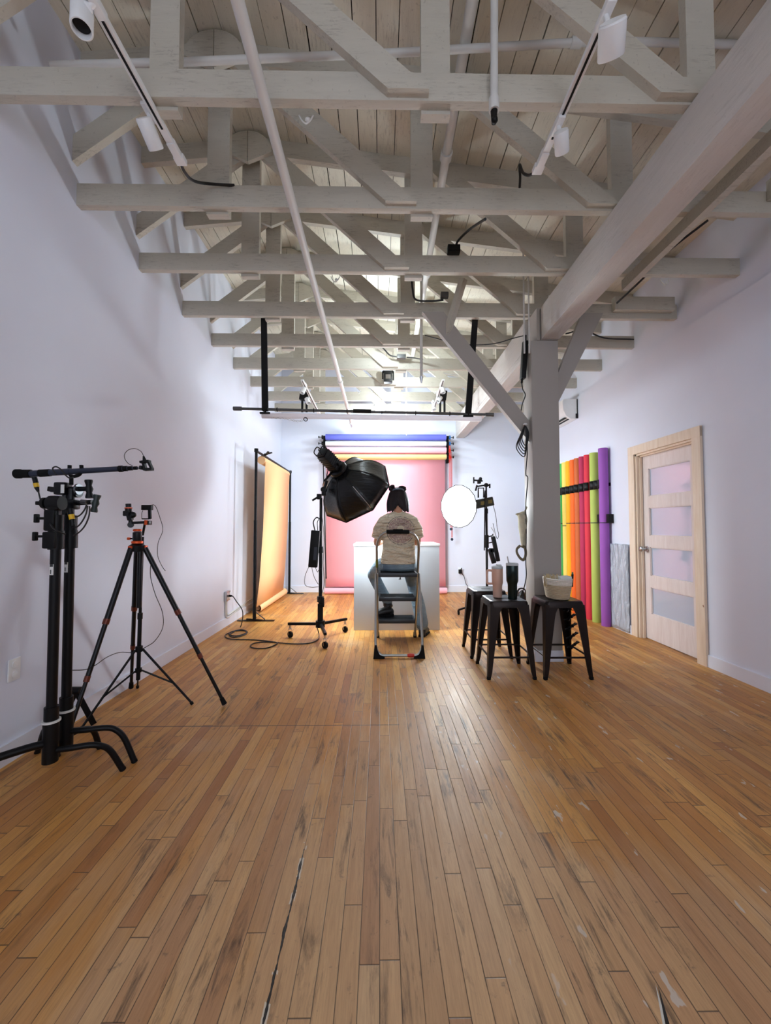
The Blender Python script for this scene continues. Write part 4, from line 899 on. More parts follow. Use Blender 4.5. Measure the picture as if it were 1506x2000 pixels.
MB().tube(spline([qq(1335, 750, yT), qq(1335, 690, yT), qq(1345, 660, yT)]), .002, 6).build('thin_cable', M['cable'], t)
cord('thin_cable', [P(295, 1095, yT), P(294, 1125, yT), P(303, 1160, yT), P(317, 1195, yT), P(318, 1225, yT), P(304, 1250, yT), P(288, 1262, yT), P(262, 1274, 2.72), P(235, 1274, 2.66), P(210, 1283, 2.5), P(185, 1300, 2.35), P(165, 1308, 2.3), P(135, 1309, 2.2)], .0024, 'thin black cable looping from the slim light stand towards the heavy stands')

# ------------------------------------------------------------------ softbox on wheels
t = thing('rolling_stand', 'black rolling light stand on three casters carrying the big softbox', 'light stand', (-.64, 4.32, 0))
c0 = V((-.645, 4.375, .0))
cast = [V((-.984, 4.44, 0)), V((-.548, 4.04, 0)), V((-.40, 4.65, 0))]
MB().tube([c0+V((0, 0, .16)), c0+V((0, 0, .95))], .019, 16).tube([c0+V((0, 0, .95)), c0+V((0, 0, 1.53))], .0155, 16).build('column', M['black'], t)
MB().tube([c0+V((0, 0, .14)), c0+V((0, 0, .38))], .03, 16).tube([c0+V((0, 0, .40)), c0+V((0, 0, .46))], .036, 6).obox(c0+V((.03, -.02, .40)), (.03, .03, .10), None, .005).build('base_clamp', M['plastic'], t)
MB().tube([c0+V((0, 0, .93)), c0+V((0, 0, 1.0))], .027, 14).build('collar', M['plastic'], t)
MB().tube([c0+V((0, 0, .13)), c0+V((0, 0, .20))], .05, 14).build('hub', M['black'], t)
for k, q in enumerate(cast):
    d = V((q.x-c0.x, q.y-c0.y, 0)); dn = d.normalized(); a, b = c0+dn*.03+V((0, 0, .165)), c0+d*.98+V((0, 0, .150)); 
    lg = MB().bar(a, b+dn*.03, .03, .028, bev=.003).build('leg', M['black'], t)
    cs = MB().cyl(q+V((0, 0, .09)), q+V((0, 0, .14)), .012, n=10).bar(q+V((-.016, 0, .095)), q+V((-.016, .01, .03)), .03, .003, (1, 0, 0)).bar(q+V((.016, 0, .095)), q+V((.016, .01, .03)), .03, .003, (1, 0, 0)).obox(q+V((0, 0, .095)), (.036, .03, .006)).build('caster', M['chrome'], t)
    MB().cyl(q+V((-.007, -.002, .034)), q+V((.007, .016, .034)), .034, n=24).build('wheel', M['rubber'], cs)
hd = c0+V((.02, 0, 1.55))
m = MB(); m.obox(c0+V((-.02, 0, 1.545)), (.05, .045, .06), None, .008).cyl(c0+V((-.03, -.02, 1.54)), c0+V((-.09, -.03, 1.50)), .011, n=10).obox(c0+V((.03, .0, 1.60)), (.045, .05, .09), None, .01).cyl(c0+V((.03, -.04, 1.62)), c0+V((.03, .04, 1.62)), .03, n=18).cyl(c0+V((.03, .0, 1.6)), c0+V((.06, 0, 1.72)), .016, n=12); m.build('grip_head', M['plastic'], t)

N = V((.46707, .69729, -.54372)); CC = V((-.27529, 4.64341, 1.63226)); RR = .4425; ROLL = -.09974
A_ = N.cross(V((0, 0, 1))).normalized(); B_ = N.cross(A_)
ring0 = CC-N*.36
def soft(name, C_, N_, A1, B1, R_, nseg, roll, depth, label, fabric, rr=.085, bul=.10):
    t = thing(name, label, 'softbox', C_)
    ap = C_-N_*depth
    vs = [C_+(A1*math.cos(roll+k*2*PI/nseg)+B1*math.sin(roll+k*2*PI/nseg))*R_ for k in range(nseg)]
    rg = [ap+(A1*math.cos(roll+k*2*PI/nseg)+B1*math.sin(roll+k*2*PI/nseg))*rr for k in range(nseg)]
    def prof(u, k): 
        b = bul*math.sin(PI*u)*1.0; dr = (vs[k]-C_).normalized()
        return lerp(rg[k], vs[k], u)+dr*b*.75-N_*b*.55
    S = 7
    for k in range(nseg):
        k2 = (k+1) % nseg; rows = []
        for i in range(S+1):
            u = i/S; p, q = prof(u, k), prof(u, k2)
            row = []
            for j in range(7):
                w = j/6; x_ = lerp(p, q, w); x_ = x_ - ((p+q)/2-(ap+N_*depth*u)).normalized()*(.10*(p-q).length*math.sin(PI*w))*.55*math.sin(PI*u); row.append(x_)
            rows.append(row)
        o = MB().rings(rows, False, False).build('fabric_panel', fabric, t); s = o.modifiers.new('thick', 'SOLIDIFY'); s.thickness = .002
    for k in range(nseg): MB().tube([prof(i/S, k) for i in range(S+1)], .0035 if nseg < 10 else .0025, 6).build('rib', M['plastic'], t)
    m = MB(); m.tube(vs+[vs[0]], .006, 6, cap=False); m.build('rim', M['strap'], t)
    return t, vs, ap
tf = NT('black_softbox_nylon'); v = tf.obj(); n_ = tf.noise(tf.mapping(v, (2, 2, 9)), 4, 4, .6, .6); tf.set(srgb(9, 10, 12), .30, 0, Specular_IOR_Level=.45); tf.bump(n_, .35, .02); M['nylon'] = tf.m
t, vs, ap = soft('softbox', CC, N, A_, B_, RR, 8, ROLL, .36, 'large black eight-sided softbox tilted down towards the white table', M['nylon'], bul=.085)
M['glow'] = NT('softbox_diffuser_lit').set((.95, .97, 1, 1), .5, Emission_Color=(.93, .97, 1, 1), Emission_Strength=5).m
inn = [CC+N*-.045+(v_-CC)*.93 for v_ in vs]; m = MB(); m.rings([inn, [q-N*.004 for q in inn]], True); m.build('diffuser', M['glow'], t)
dr_ = (vs[1]-CC).normalized(); g0 = ap+dr_*.085
MB().tube([lerp(g0, vs[1], u)+dr_*.0638*math.sin(PI*u)*1.02-N*.047*math.sin(PI*u)-N*.006 for u in [.34+.60*q/8 for q in range(9)]], .0042, 6).build('steel_rod', M['steel'], t)
MB().lathe(ap-N*.055, [(.075, 0), (.10, .006), (.105, .03), (.09, .055)], 32, N, cap=False).lathe(ap-N*.05, [(.10, 0), (.085, -.008), (.06, -.01)], 32, N, cap=True).build('speed_ring', M['blackmetal'], t)
# light head feeding it
lh = ap-N*.06; dv = -N; body0, body1 = P(660, 917, 4.36), P(631, 886, 4.20)
t = thing('studio_light', 'boxy black studio light head behind the large softbox', 'studio light', body0)
dd = (body1-ap).normalized(); st = ap+dd*.05
R = Matrix((basis(dd)[1], dd, basis(dd)[2])).transposed()
MB().obox(st+dd*.13, (.115, .24, .12), R, .012).build('body', M['blackmetal'], t)
m = MB()
for i in range(7): m.obox(st+dd*(.04+.027*i), (.122, .007, .127), R)
m.build('cooling_fin', M['plastic'], t)
MB().obox(st+dd*.262, (.10, .02, .105), R, .006).build('back_panel', M['plastic'], t)
s1 = basis(dd)[1]; u1 = basis(dd)[2]
MB().tube(spline([st+dd*.27+u1*.05-s1*.045, st+dd*.32+u1*.03-s1*.045, st+dd*.32-u1*.04-s1*.045, st+dd*.27-u1*.05-s1*.045]), .006, 8).tube(spline([st+dd*.27+u1*.05+s1*.045, st+dd*.32+u1*.03+s1*.045, st+dd*.32-u1*.04+s1*.045, st+dd*.27-u1*.05+s1*.045]), .006, 8).build('rear_handle', M['plastic'], t)
MB().bar(st+dd*.06+s1*.075, c0+V((.05, -.01, 1.70)), .03, .008, bev=.002).bar(st+dd*.06-s1*.075, c0+V((.03, .04, 1.72)), .03, .008, bev=.002).cyl(st+dd*.06-s1*.09, st+dd*.06+s1*.09, .016, n=12).build('yoke', M['black'], t)
t = thing('power_pack', 'slim black power pack hanging on the rolling stand column', 'power pack', (-.70, 4.30, .78))
p0, p1 = P(617, 1036, 4.30), P(611, 1108, 4.30)
dn = (p1-p0).normalized()
MB().bar(p0, p1, .095, .055, (0, 1, 0), .01).build('casing', M['plastic'], t)
MB().bar(lerp(p0, p1, .45)+V((.02, -.032, 0)), lerp(p0, p1, .8)+V((.02, -.032, 0)), .035, .004, (0, 1, 0)).build('display', NT('glossy_panel').set(srgb(60, 66, 74), .1).m, t)
MB().tube(spline([p0+V((-.01, 0, 0)), P(612, 1020, 4.30), P(618, 1011, 4.3), P(624, 1013, 4.3)]), .006, 8).tube(spline([p0+V((.02, 0, 0)), P(620, 1020, 4.30), P(624, 1013, 4.3)]), .004, 8).build('hanging_loop', M['strap'], t)
for L in (((604, 1105), (596, 1125), (596, 1142), (608, 1147), (622, 1146)), ((609, 1108), (613, 1125), (619, 1137), (622, 1141)), ((615, 1106), (620, 1117), (622, 1114), (627, 1110)), ((626, 985), (633, 1050), (631, 1100), (633, 1140), (624, 1175))):
    MB().tube(spline([P(x, y, 4.28) for x, y in L]), .003, 6).build('cord', M['cable'], t)
t = thing('spare_rail', 'thin dark rail standing at the pink paper edge behind the rolling stand', 'rail', P(635, 1130, 7.1))
MB().cyl(P(631, 880, 7.2), P(637, 1130, 7.2), .011, n=10).build('rod', M['blackmetal'], t)

# extension cord over the floor
zf = .006
L = [plug_pt, plug_pt+V((.05, -.03, .0)), P(462, 1175, 4.75), P(474, 1195, 4.6), F(470, 1225), F(456, 1236), F(448, 1241), F(458, 1246), F(480, 1240), F(478, 1233), F(455, 1234), F(447, 1240), F(462, 1243), F(483, 1236), F(470, 1231), F(445, 1238), F(440, 1245), F(455, 1250), F(500, 1251), F(535, 1255), F(541, 1259), F(520, 1267), F(496, 1267), F(489, 1263), F(498, 1257), F(525, 1255), F(570, 1259), F(605, 1257), F(622, 1249), F(622, 1236), P(619, 1225, 4.28)]
L = [V((p.x, p.y, max(p.z, zf+(.001*(i % 3) if p.z < .02 else 0)))) for i, p in enumerate(L)]
cord('extension_cord', L, .0058, 'black extension cord coiled on the floor from the wall outlet to the rolling stand', k=6)
t = thing('plug', 'black plug in the grey double outlet box', 'plug', plug_pt); MB().bar(plug_pt-V((.008, 0, 0)), plug_pt+V((.03, -.01, 0)), .022, .022, bev=.004).build('body', M['rubber'], t)

# ------------------------------------------------------------------ lit octabox beyond the stools
Cr = P(895, 989, 5.45); Nr = V((-.72, -.69, -.05)).normalized(); Ar = Nr.cross(V((0, 0, 1))).normalized(); Br = Nr.cross(Ar)
tg = NT('silver_grey_nylon'); tg.set(srgb(70, 70, 76), .4); 
t, vr, apr = soft('octabox', Cr, Nr, Ar, Br, .292, 16, .1, .22, 'round glowing white octabox on the stand beyond the stools', tg.m, rr=.075, bul=.035)
M['glow2'] = NT('octabox_face_lit').set((1, 1, 1, 1), .5, Emission_Color=(.96, .98, 1, 1), Emission_Strength=6).m
m = MB(); R_ = .286; rings_ = []
for rr, h in ((.286, 0), (.24, .010), (.16, .022), (.08, .028), (.004, .03)): rings_.append([Cr+Nr*(h+.001)+(Ar*math.cos(.1+k*PI/8)+Br*math.sin(.1+k*PI/8))*rr for k in range(16)])
m.rings([[q-Nr*.006 for q in rings_[0]]]+rings_, True).build('diffuser', M['glow2'], t)
sx_, sy_ = 1.50, 5.60
t = thing('light_stand', 'tall black light stand of the glowing octabox beyond the stools', 'light stand', (sx_, sy_, 0))
MB().tube([(sx_, sy_, .15), (sx_, sy_, 1.45)], .0165, 14).tube([(sx_, sy_, 1.45), (sx_, sy_, 1.83)], .012, 14).build('column', M['black'], t)
MB().tube([(sx_, sy_, 1.40), (sx_, sy_, 1.47)], .024, 12).build('collar', M['plastic'], t)
MB().tube([(sx_, sy_, .92), (sx_, sy_, 1.10)], .03, 8).cyl((sx_, sy_, 1.07), (sx_+.09, sy_, 1.09), .008, n=8).obox((sx_+.09, sy_, 1.09), (.02, .02, .045), None, .004).cyl((sx_, sy_, .98), (sx_+.09, sy_, 1.0), .008, n=8).obox((sx_+.09, sy_, 1.0), (.02, .02, .045), None, .004).build('collar', M['plastic'], t)
for a in (-.9, 1.2, 3.3):
    q = V((sx_+.42*math.cos(a), sy_+.42*math.sin(a), .07)); lg = MB().bar((sx_, sy_, .18), q, .026, .022).build('leg', M['black'], t)
    MB().cyl(q+V((-.01, 0, -.036)), q+V((.01, 0, -.036)), .034, n=18).bar(q, q+V((0, 0, -.03)), .016, .01).build('caster', M['rubber'], lg)
m = MB(); m.obox((sx_, sy_, 1.80), (.05, .04, .05), None, .008).cyl((sx_-.01, sy_, 1.8), (sx_+.05, sy_, 1.80), .012, n=10).obox((sx_+.05, sy_, 1.79), (.02, .02, .06), None, .004).cyl((sx_-.02, sy_, 1.8), (sx_-.14, sy_, 1.78), .011, n=10).obox((sx_-.10, sy_, 1.85), (.05, .04, .06), None, .01).cyl((sx_-.17, sy_, 1.87), (sx_-.05, sy_, 1.86), .012, n=10).obox((sx_-.175, sy_, 1.87), (.018, .02, .09), None, .004).ball((sx_-.08, sy_, 1.89), .025, 10).bar((sx_-.13, sy_, 1.80), (sx_-.15, sy_, 1.72), .02, .02); m.build('grip_head', M['plastic'], t)
t = thing('studio_light', 'black studio light head fitted behind the glowing octabox', 'studio light', apr)
M['olive'] = simple('olive_black_metal', srgb(58, 58, 50), .4, .4)
b1 = P(961, 979, 5.62); dd = (b1-apr).normalized(); R = Matrix((basis(dd)[1], dd, basis(dd)[2])).transposed(); LL = (b1-apr).length
MB().obox(apr+dd*(LL/2+.01), (.10, LL, .125), R, .012).build('body', M['olive'], t)
m = MB()
for k in (.55, .62, .85, .92): m.obox(apr+dd*LL*k-V((0, .052, 0)), (.03, .004, .05))
m.build('vent', M['yellow'] if False else simple('brass_vent', srgb(130, 112, 60), .4, .5), t)
hh = P(939.5, 958, 5.56)
MB().tube([hh+V((-.038, 0, -.10)), hh+V((-.038, 0, .035)), hh+V((.038, 0, .035)), hh+V((.038, 0, -.10))], .011, 8).build('yoke_handle', M['plastic'], t)
MB().lathe(apr+Nr*.01, [(.09, 0), (.07, -.05), (.055, -.10)], 24, Nr).build('reflector_ring', tg.m, t)
MB().tube(spline([P(963, 986, 5.6), P(968, 1005, 5.55), P(971, 1030, 5.55), P(974, 1045, 5.55), P(971, 1052, 5.55), P(967, 1040, 5.55), P(963, 1022, 5.55)]), .004, 6).build('power_cord', M['cable'], t)
t = thing('hanging_rod', 'thin black rod hanging from the octabox stand clamp', 'rod', P(946, 1075, 5.5)); MB().cyl(P(947.5, 958, 5.56), P(946, 1075, 5.56), .008, n=8).build('rod', M['blackmetal'], t)
t = thing('power_pack', 'black power pack with cords hanging on the octabox stand', 'power pack', P(967, 1090, 5.5))
MB().bar(P(963, 1048, 5.52), P(973, 1096, 5.52), .05, .06, (0, 1, 0), .008).build('casing', M['plastic'], t)
MB().bar(P(957, 1072, 5.54), P(965, 1100, 5.54), .06, .05, (0, 1, 0), .008).obox(P(960, 1075, 5.54), (.06, .05, .06), None, .01).build('side_battery', M['plastic'], t)
MB().tube(spline([P(959, 1030, 5.52), P(965, 1040, 5.52), P(962, 1050, 5.52), P(966, 1055, 5.52)]), .005, 6).build('cord', M['steel'], t)
bg = P(1016, 1160, 5.9)
t = thing('equipment_bag', 'crumpled black bag on the floor behind the stools', 'bag', (bg.x, 5.9, 0))
m = MB(); rg = []
for i, (u, s) in enumerate(((0, .9), (.15, 1.0), (.4, .95), (.62, .75), (.8, .5), (.93, .28), (1, .1))):
    rg.append([V((bg.x+.11*s*math.cos(a)*(1+.12*math.sin(3*a+i*1.3))+.03*u, 5.9+.10*s*math.sin(a)*(1+.1*math.sin(2*a+i)), .28*u)) for a in [2*PI*j/20 for j in range(20)]])
m.rings(rg).build('bag_body', M['nylon'], t)
MB().tube(spline([V((bg.x-.06, 5.88, .2)), V((bg.x-.03, 5.86, .30)), V((bg.x+.05, 5.86, .30)), V((bg.x+.08, 5.88, .2))]), .012, 8, sq=.5).build('handle', M['strap'], t)

# ------------------------------------------------------------------ things hung on the post
t = thing('power_adapter', 'long black power adapter strapped near the top of the post', 'power adapter', P(1024, 700, 3.73))
MB().bar(P(1026, 667, 3.73), P(1021, 740, 3.73), .045, .06, (0, 1, 0), .006).build('casing', M['plastic'], t)
MB().tube([P(1026.5, 655, 3.73), P(1026, 668, 3.73)], .011, 8).tube([P(1020, 740, 3.73), P(1019, 748, 3.73)], .01, 8).build('strain_relief', M['rubber'], t)
cord('post_cable', [P(1019, 748, 3.73), P(1021, 760, 3.72), P(1026, 772, 3.70), P(1020, 790, 3.70), P(1017, 812, 3.70), P(1020, 825, 3.70), P(1027, 830, 3.70)], .005, 'thin black cable from the adapter down to the coil on the post')
t = thing('cable_coil', 'coil of black cable hung on the side of the post', 'cable coil', P(1024, 850, 3.66))
hk = P(1026, 829, 3.66)
for i in range(5):
    w = .010+.007*i; h = .17+.025*i; rs2 = i*1.3
    MB().tube(spline([hk+V((0, .0, 0)), hk+V((-w*1.6, -.01*i, -h*.4)), hk+V((-w*1.9-.01, .01, -h*.8)), hk+V((-w*.5, -.008, -h*1.05-.02)), hk+V((w*.6, .006*i, -h*.7)), hk+V((w*.8, 0, -h*.3)), hk+V((0, .004, 0))]), .0048, 8).build('loop', M['cable'], t)
MB().ball(hk, (.02, .018, .012), 10).build('hook', M['white_plastic'], t)
cord('post_cable', [P(1027, 835, 3.66), P(1030, 880, 3.66), P(1027, 925, 3.66), P(1031, 935, 3.66), P(1027, 985, 3.66), P(1028, 1040, 3.66), P(1027, 1095, 3.66), P(1028, 1125, 3.66), P(1023, 1150, 3.7), P(1015, 1170, 3.8), P(1010, 1185, 3.9)], .005, 'long black cable running down beside the post to the stools')
cv = simple('beige_canvas', srgb(196, 188, 162), .9, 0, .12, 20, bump=.5, bscale=40)
t = thing('canvas_bag', 'limp beige canvas bag hung by its straps on the post', 'bag', P(1018, 1000, 3.72))
m = MB(); rg = []
for (y, x0_, x1_, dp) in ((1000, 1017, 1027.5, .02), (1003, 1007, 1028, .045), (1006, 1012, 1028, .06), (1015, 1013, 1028, .07), (1030, 1014, 1028, .06), (1045, 1016, 1027, .045), (1058, 1017, 1026, .04), (1066, 1019, 1026, .03)):
    a, b = P(x0_, y, 3.72), P(x1_, y, 3.72); c = (a+b)/2; w = (b-a).length/2
    rg.append([c+V((w*math.cos(q), dp*math.sin(q)*(1+.2*math.sin(3*q+y)), .006*math.sin(2*q+y*.3))) for q in [2*PI*j/20 for j in range(20)]])
m.rings(rg).build('bag_body', cv, t)
m = MB(); m.tube(spline([P(1016, 1066, 3.72), P(1010, 1072, 3.70), P(1010, 1080, 3.70), P(1016, 1090, 3.71), P(1023, 1093, 3.72), P(1027, 1082, 3.73), P(1025, 1070, 3.73), P(1018, 1066, 3.72)]), .014, 8, sq=.5); m.build('strap_loop', simple('brown_canvas', srgb(128, 116, 92), .9), t)
MB().tube(spline([P(1024, 1001, 3.72), P(1027, 995, 3.72), P(1029, 990, 3.73)]), .008, 8).build('strap', cv, t)

# ------------------------------------------------------------------ the person
skin = NT('skin'); v = skin.obj(); f = skin.noise(v, 8, 3); skin.set(skin.mix(f, srgb(196, 138, 108), srgb(212, 156, 124)), .5); skin.b.inputs['Subsurface Weight'].default_value = .08; M['skin'] = skin.m
def remesh(o, vox, sm=4, f=.6):
    r = o.modifiers.new('blend', 'REMESH'); r.mode = 'VOXEL'; r.voxel_size = vox; r.use_smooth_shade = True
    if sm: s = o.modifiers.new('soften', 'SMOOTH'); s.iterations = sm; s.factor = f
    return o
def limb(m, pts, rs, n=18, sq=None):
    # round ended tapering limb through joints
    q = spline(pts, 5); rr = []
    for i in range(len(pts)-1):
        for j in range(5): u = j/5; rr.append(rs[i]*(1-u)+rs[i+1]*u)
    rr.append(rs[-1]); m.tube(q, rr, n, sq=sq); m.ball(q[0], rr[0]*.99, 14); m.ball(q[-1], rr[-1]*.99, 14)
def oval(cx, cy, z, rx_, ry_, n=28, tilt=0, p=2.3):
    out = []
    for j in range(n):
        a = 2*PI*j/n; c, s = math.cos(a), math.sin(a)
        out.append(V((cx+rx_*math.copysign(abs(c)**(2/p), c), cy+ry_*math.copysign(abs(s)**(2/p), s), z+tilt*s*ry_)))
    return out
PX = .192
t = thing('person', 'person in cream printed t-shirt and jeans sitting on the step ladder, seen from behind', 'person', (PX, 4.1, .757))
def S(s, x, y, z): return V((PX+s*x, y, z))
m = MB()
# torso and hips under the clothes
m.rings([oval(PX, 4.115, z, a, b) for z, a, b in ((.80, .13, .085), (.88, .14, .09), (1.0, .125, .08), (1.12, .13, .08), (1.24, .145, .078), (1.30, .12, .062), (1.33, .07, .045))])
limb(m, [V((PX, 4.10, 1.32)), V((PX, 4.115, 1.38)), V((PX, 4.14, 1.45))], [.062, .052, .052])
# head: skull, face, jaw
HC = V((PX-.002, 4.185, 1.525))
RH = Matrix.Rotation(math.radians(-22), 3, 'X')
def H(x, y, z): return HC+RH @ V((x, y, z))
m.ball(H(0, -.012, .010), (.074, .090, .078), 24, RH); m.ball(H(0, .028, -.045), (.058, .062, .064), 20, RH); m.ball(H(0, .052, -.088), (.030, .026, .020), 12, RH)
m.tube([H(0, .086, .012), H(0, .100, -.012), H(0, .110, -.028)], [.007, .011, .015], 10); m.ball(H(0, .106, -.030), .013, 10)
m.ball(H(.034, .062, -.02), (.022, .022, .02), 10); m.ball(H(-.034, .062, -.02), (.022, .022, .02), 10)
for s in (-1, 1):
    m.ball(H(s*.076, .004, -.018), (.010, .020, .031), 12, RH)
    m.tube([H(s*.012, .082, .026), H(s*.034, .082, .030), H(s*.052, .068, .024)], .007, 8)
m.tube([H(-.022, .087, -.060), H(0, .094, -.057), H(.022, .087, -.060)], [.006, .009, .006], 8); m.tube([H(-.018, .086, -.068), H(0, .092, -.070), H(.018, .086, -.068)], [.006, .009, .006], 8)
# arms and hands resting on the white table
def hand(m, w, d, s):
    d = d.normalized(); side = V((0, 0, 1)).cross(d).normalized()
    pc = w+d*.045; pal = Matrix((side, d, side.cross(d))).transposed()
    m.ball(pc, (.040, .050, .016), 16, pal); m.ball(pc+d*.03, (.042, .022, .014), 14, pal)
    for k, (o_, L) in enumerate(((-.031, .066), (-.010, .076), (.011, .070), (.031, .054))):
        a = pc+d*.038+side*o_; b = a+d*L*.45+V((0, 0, .010)); c = b+d*L*.32-V((0, 0, .010)); e = c+d*L*.18-V((0, 0, .012))
        q = [pc+side*o_*.6, a, b, c, e]; m.tube(q, [.0095, .0095, .0088, .008, .0068], 10); m.ball(e, .0068, 8)
    th = -s*side; a = pc-d*.028+th*.030; b = a+th*.022+d*.030; c = b+d*.026+th*.002; m.tube([pc-d*.03, a, b, c], [.014, .0135, .0105, .008], 10); m.ball(c, .008, 8)
AR = {-1: (S(-1, .160, 4.115, 1.262), V((-.030, 4.185, 1.045)), V((.060, 4.60, 1.052))), 1: (S(1, .160, 4.115, 1.262), V((.398, 4.185, 1.05)), V((.30, 4.60, 1.055)))}
for s, (sh, el, wr) in AR.items():
    limb(m, [sh, lerp(sh, el, .5)+V((s*.006, -.004, 0)), el], [.047, .044, .037]); limb(m, [el, lerp(el, wr, .35), wr], [.037, .037, .024])
    hand(m, wr, V((-s*.12, .24, -.03)), -s)
body = remesh(m.build('body', M['skin'], t), .0055, 3)
# eyes
m = MB()
for s in (-1, 1): m.ball(H(s*.030, .074, .006), .0115, 12)
m.build('eyes', simple('eye_white', srgb(225, 222, 218), .2, var=.01), t)
# t-shirt
tt_ = NT('cream_printed_cotton'); v = tt_.obj(); x, y, z = tt_.sep(v)
# print on the back: rings of small marks around a disc, drawn in the shirt's own x/z about its centre
cx_, cz_ = .018, 1.178-.757
dx = tt_.math('SUBTRACT', x, cx_); dz = tt_.math('SUBTRACT', z, cz_)
r_ = tt_.math('SQRT', tt_.math('ADD', tt_.math('MULTIPLY', dx, dx), tt_.math('MULTIPLY', dz, dz))); an = tt_.math('ARCTAN2', dz, dx)
ring_i = tt_.math('FLOOR', tt_.math('MULTIPLY', r_, 125.0)); rf = tt_.math('FRACT', tt_.math('MULTIPLY', r_, 125.0))
cell = tt_.math('FLOOR', tt_.math('MULTIPLY', an, tt_.math('MULTIPLY', r_, 170.0)))
wn = tt_.white(tt_.comb(ring_i, tt_.math('FLOOR', tt_.math('MULTIPLY', an, 22.0)), .5)); wn2 = tt_.noise(v, 260, 2, .6)
fill = tt_.math('MULTIPLY', tt_.math('GREATER_THAN', rf, .22), tt_.math('GREATER_THAN', tt_.math('ADD', wn, tt_.math('MULTIPLY', wn2, .8)), .62))
disc = tt_.math('MULTIPLY', tt_.math('LESS_THAN', r_, .146), tt_.math('GREATER_THAN', tt_.math('SQRT', tt_.math('ADD', tt_.math('MULTIPLY', dx, dx), tt_.math('POWER', tt_.math('SUBTRACT', dz, .015), 2.0))), .038))
gapr = tt_.math('SUBTRACT', 1.0, tt_.math('MULTIPLY', tt_.math('GREATER_THAN', r_, .130), tt_.math('LESS_THAN', r_, .135)))
mask = tt_.math('MULTIPLY', tt_.math('MULTIPLY', fill, disc), tt_.math('MULTIPLY', gapr, tt_.math('LESS_THAN', y, .02)))
col = tt_.mix(tt_.math('SUBTRACT', 1.0, tt_.math('GREATER_THAN', r_, .133)), srgb(84, 66, 84), srgb(158, 108, 118))
base = tt_.mix(tt_.noise(v, 9, 3), srgb(232, 216, 186), srgb(240, 226, 200))
tt_.set(tt_.mix(tt_.math('MULTIPLY', mask, .8), base, col), .85)
wr_ = tt_.noise(tt_.mapping(v, (1.0, 1, 3.2)), 7, 3, .5, 1.6); tt_.bump(wr_, 1.0, .07); M['shirt'] = tt_.m
m = MB()
m.rings([oval(PX+dx_, cy_, z, a, b, 32, tl) for z, a, b, cy_, dx_, tl in ((.835, .176, .118, 4.095, -.003, .0), (.86, .181, .125, 4.095, -.003, 0), (.92, .176, .122, 4.10, 0, 0), (.98, .168, .115, 4.105, .004, 0), (1.06, .166, .112, 4.11, .004, 0),
    (1.15, .172, .116, 4.115, .002, 0), (1.23, .180, .114, 4.12, 0, 0), (1.285, .182, .108, 4.12, 0, 0), (1.322, .155, .096, 4.12, 0, 0), (1.350, .112, .080, 4.122, 0, 0), (1.372, .070, .062, 4.126, 0, 0))])
for s, (sh, el, wr) in AR.items():
    sh2 = sh+V((-s*.01, 0, -.005)); cu = lerp(sh, el, .70)+V((s*.010, 0, 0))
    m.tube([S(s, .08, 4.12, 1.285), sh2, lerp(sh2, cu, .5)+V((s*.012, 0, .0)), cu, cu+(cu-sh).normalized()*.012], [.080, .072, .070, .066, .070], 20)
# soft folds around the waist
for k, (z, a0, a1, rr) in enumerate(((.905, 3.4, 5.6, .019), (.945, 3.9, 6.0, .016), (.985, 3.5, 5.0, .018), (1.025, 4.4, 5.9, .014), (.872, 3.7, 6.1, .015))):
    pts = []
    for i in range(12):
        a = a0+(a1-a0)*i/11; pts.append(V((PX+.172*math.cos(a), 4.10+.116*math.sin(a), z+.02*math.sin(i*.4+k))))
    m.tube(pts, [rr*(.3+.7*math.sin(PI*i/11)) for i in range(12)], 8)
remesh(m.build('t_shirt', M['shirt'], t), .006, 3)
MB().tube([V((PX+.060*math.cos(a), 4.128+.050*math.sin(a), 1.366+.004*math.sin(a)*-1)) for a in [2*PI*i/24 for i in range(25)]], .0065, 8, cap=False).build('collar', simple('cream_rib_collar', srgb(222, 204, 172), .85), t)
# jeans
jn = NT('washed_denim'); v = jn.obj(); n1 = jn.noise(v, 5, 4); n2 = jn.noise(jn.mapping(v, (60, 60, 200)), 5, 2)
c = jn.mix(jn.rng(n1, .35, .65), srgb(84, 104, 122), srgb(128, 150, 162)); c = jn.mix(jn.rng(n2, .3, .7, 0, .25), c, srgb(160, 172, 178)); jn.set(c, .85)
jn.bump(jn.noise(jn.mapping(v, (1, 1, 2.5)), 9, 3, .5, 1.0), .7, .02); M['jeans'] = jn.m
m = MB()
m.rings([oval(PX, cy_, z, a, b, 28) for z, a, b, cy_ in ((.762, .150, .100, 4.115), (.785, .172, .122, 4.11), (.83, .172, .122, 4.10), (.88, .160, .108, 4.10), (.91, .150, .10, 4.10))])
KL, AL = V((-.072, 4.455, .675)), V((.085, 4.385, .40)); KR, AR_ = V((.365, 4.46, .585)), V((.468, 4.42, .135))
limb(m, [V((PX-.095, 4.12, .845)), lerp(V((PX-.095, 4.12, .845)), KL, .5)+V((-.01, 0, .018)), KL], [.085, .083, .068])
limb(m, [KL, lerp(KL, AL, .4)+V((-.008, 0, 0)), AL], [.066, .064, .056])
limb(m, [V((PX+.09, 4.12, .84)), lerp(V((PX+.09, 4.12, .84)), KR, .5)+V((.01, 0, .012)), KR], [.085, .082, .066])
limb(m, [KR, lerp(KR, AR_, .5)+V((.012, 0, 0)), AR_], [.066, .072, .070])
remesh(m.build('jeans', M['jeans'], t), .007, 3)
MB().tube([V((PX+.155*math.cos(a), 4.10+.108*math.sin(a), .902)) for a in [2*PI*i/28 for i in range(29)]], .010, 8, cap=False).build('waistband', M['jeans'], t)
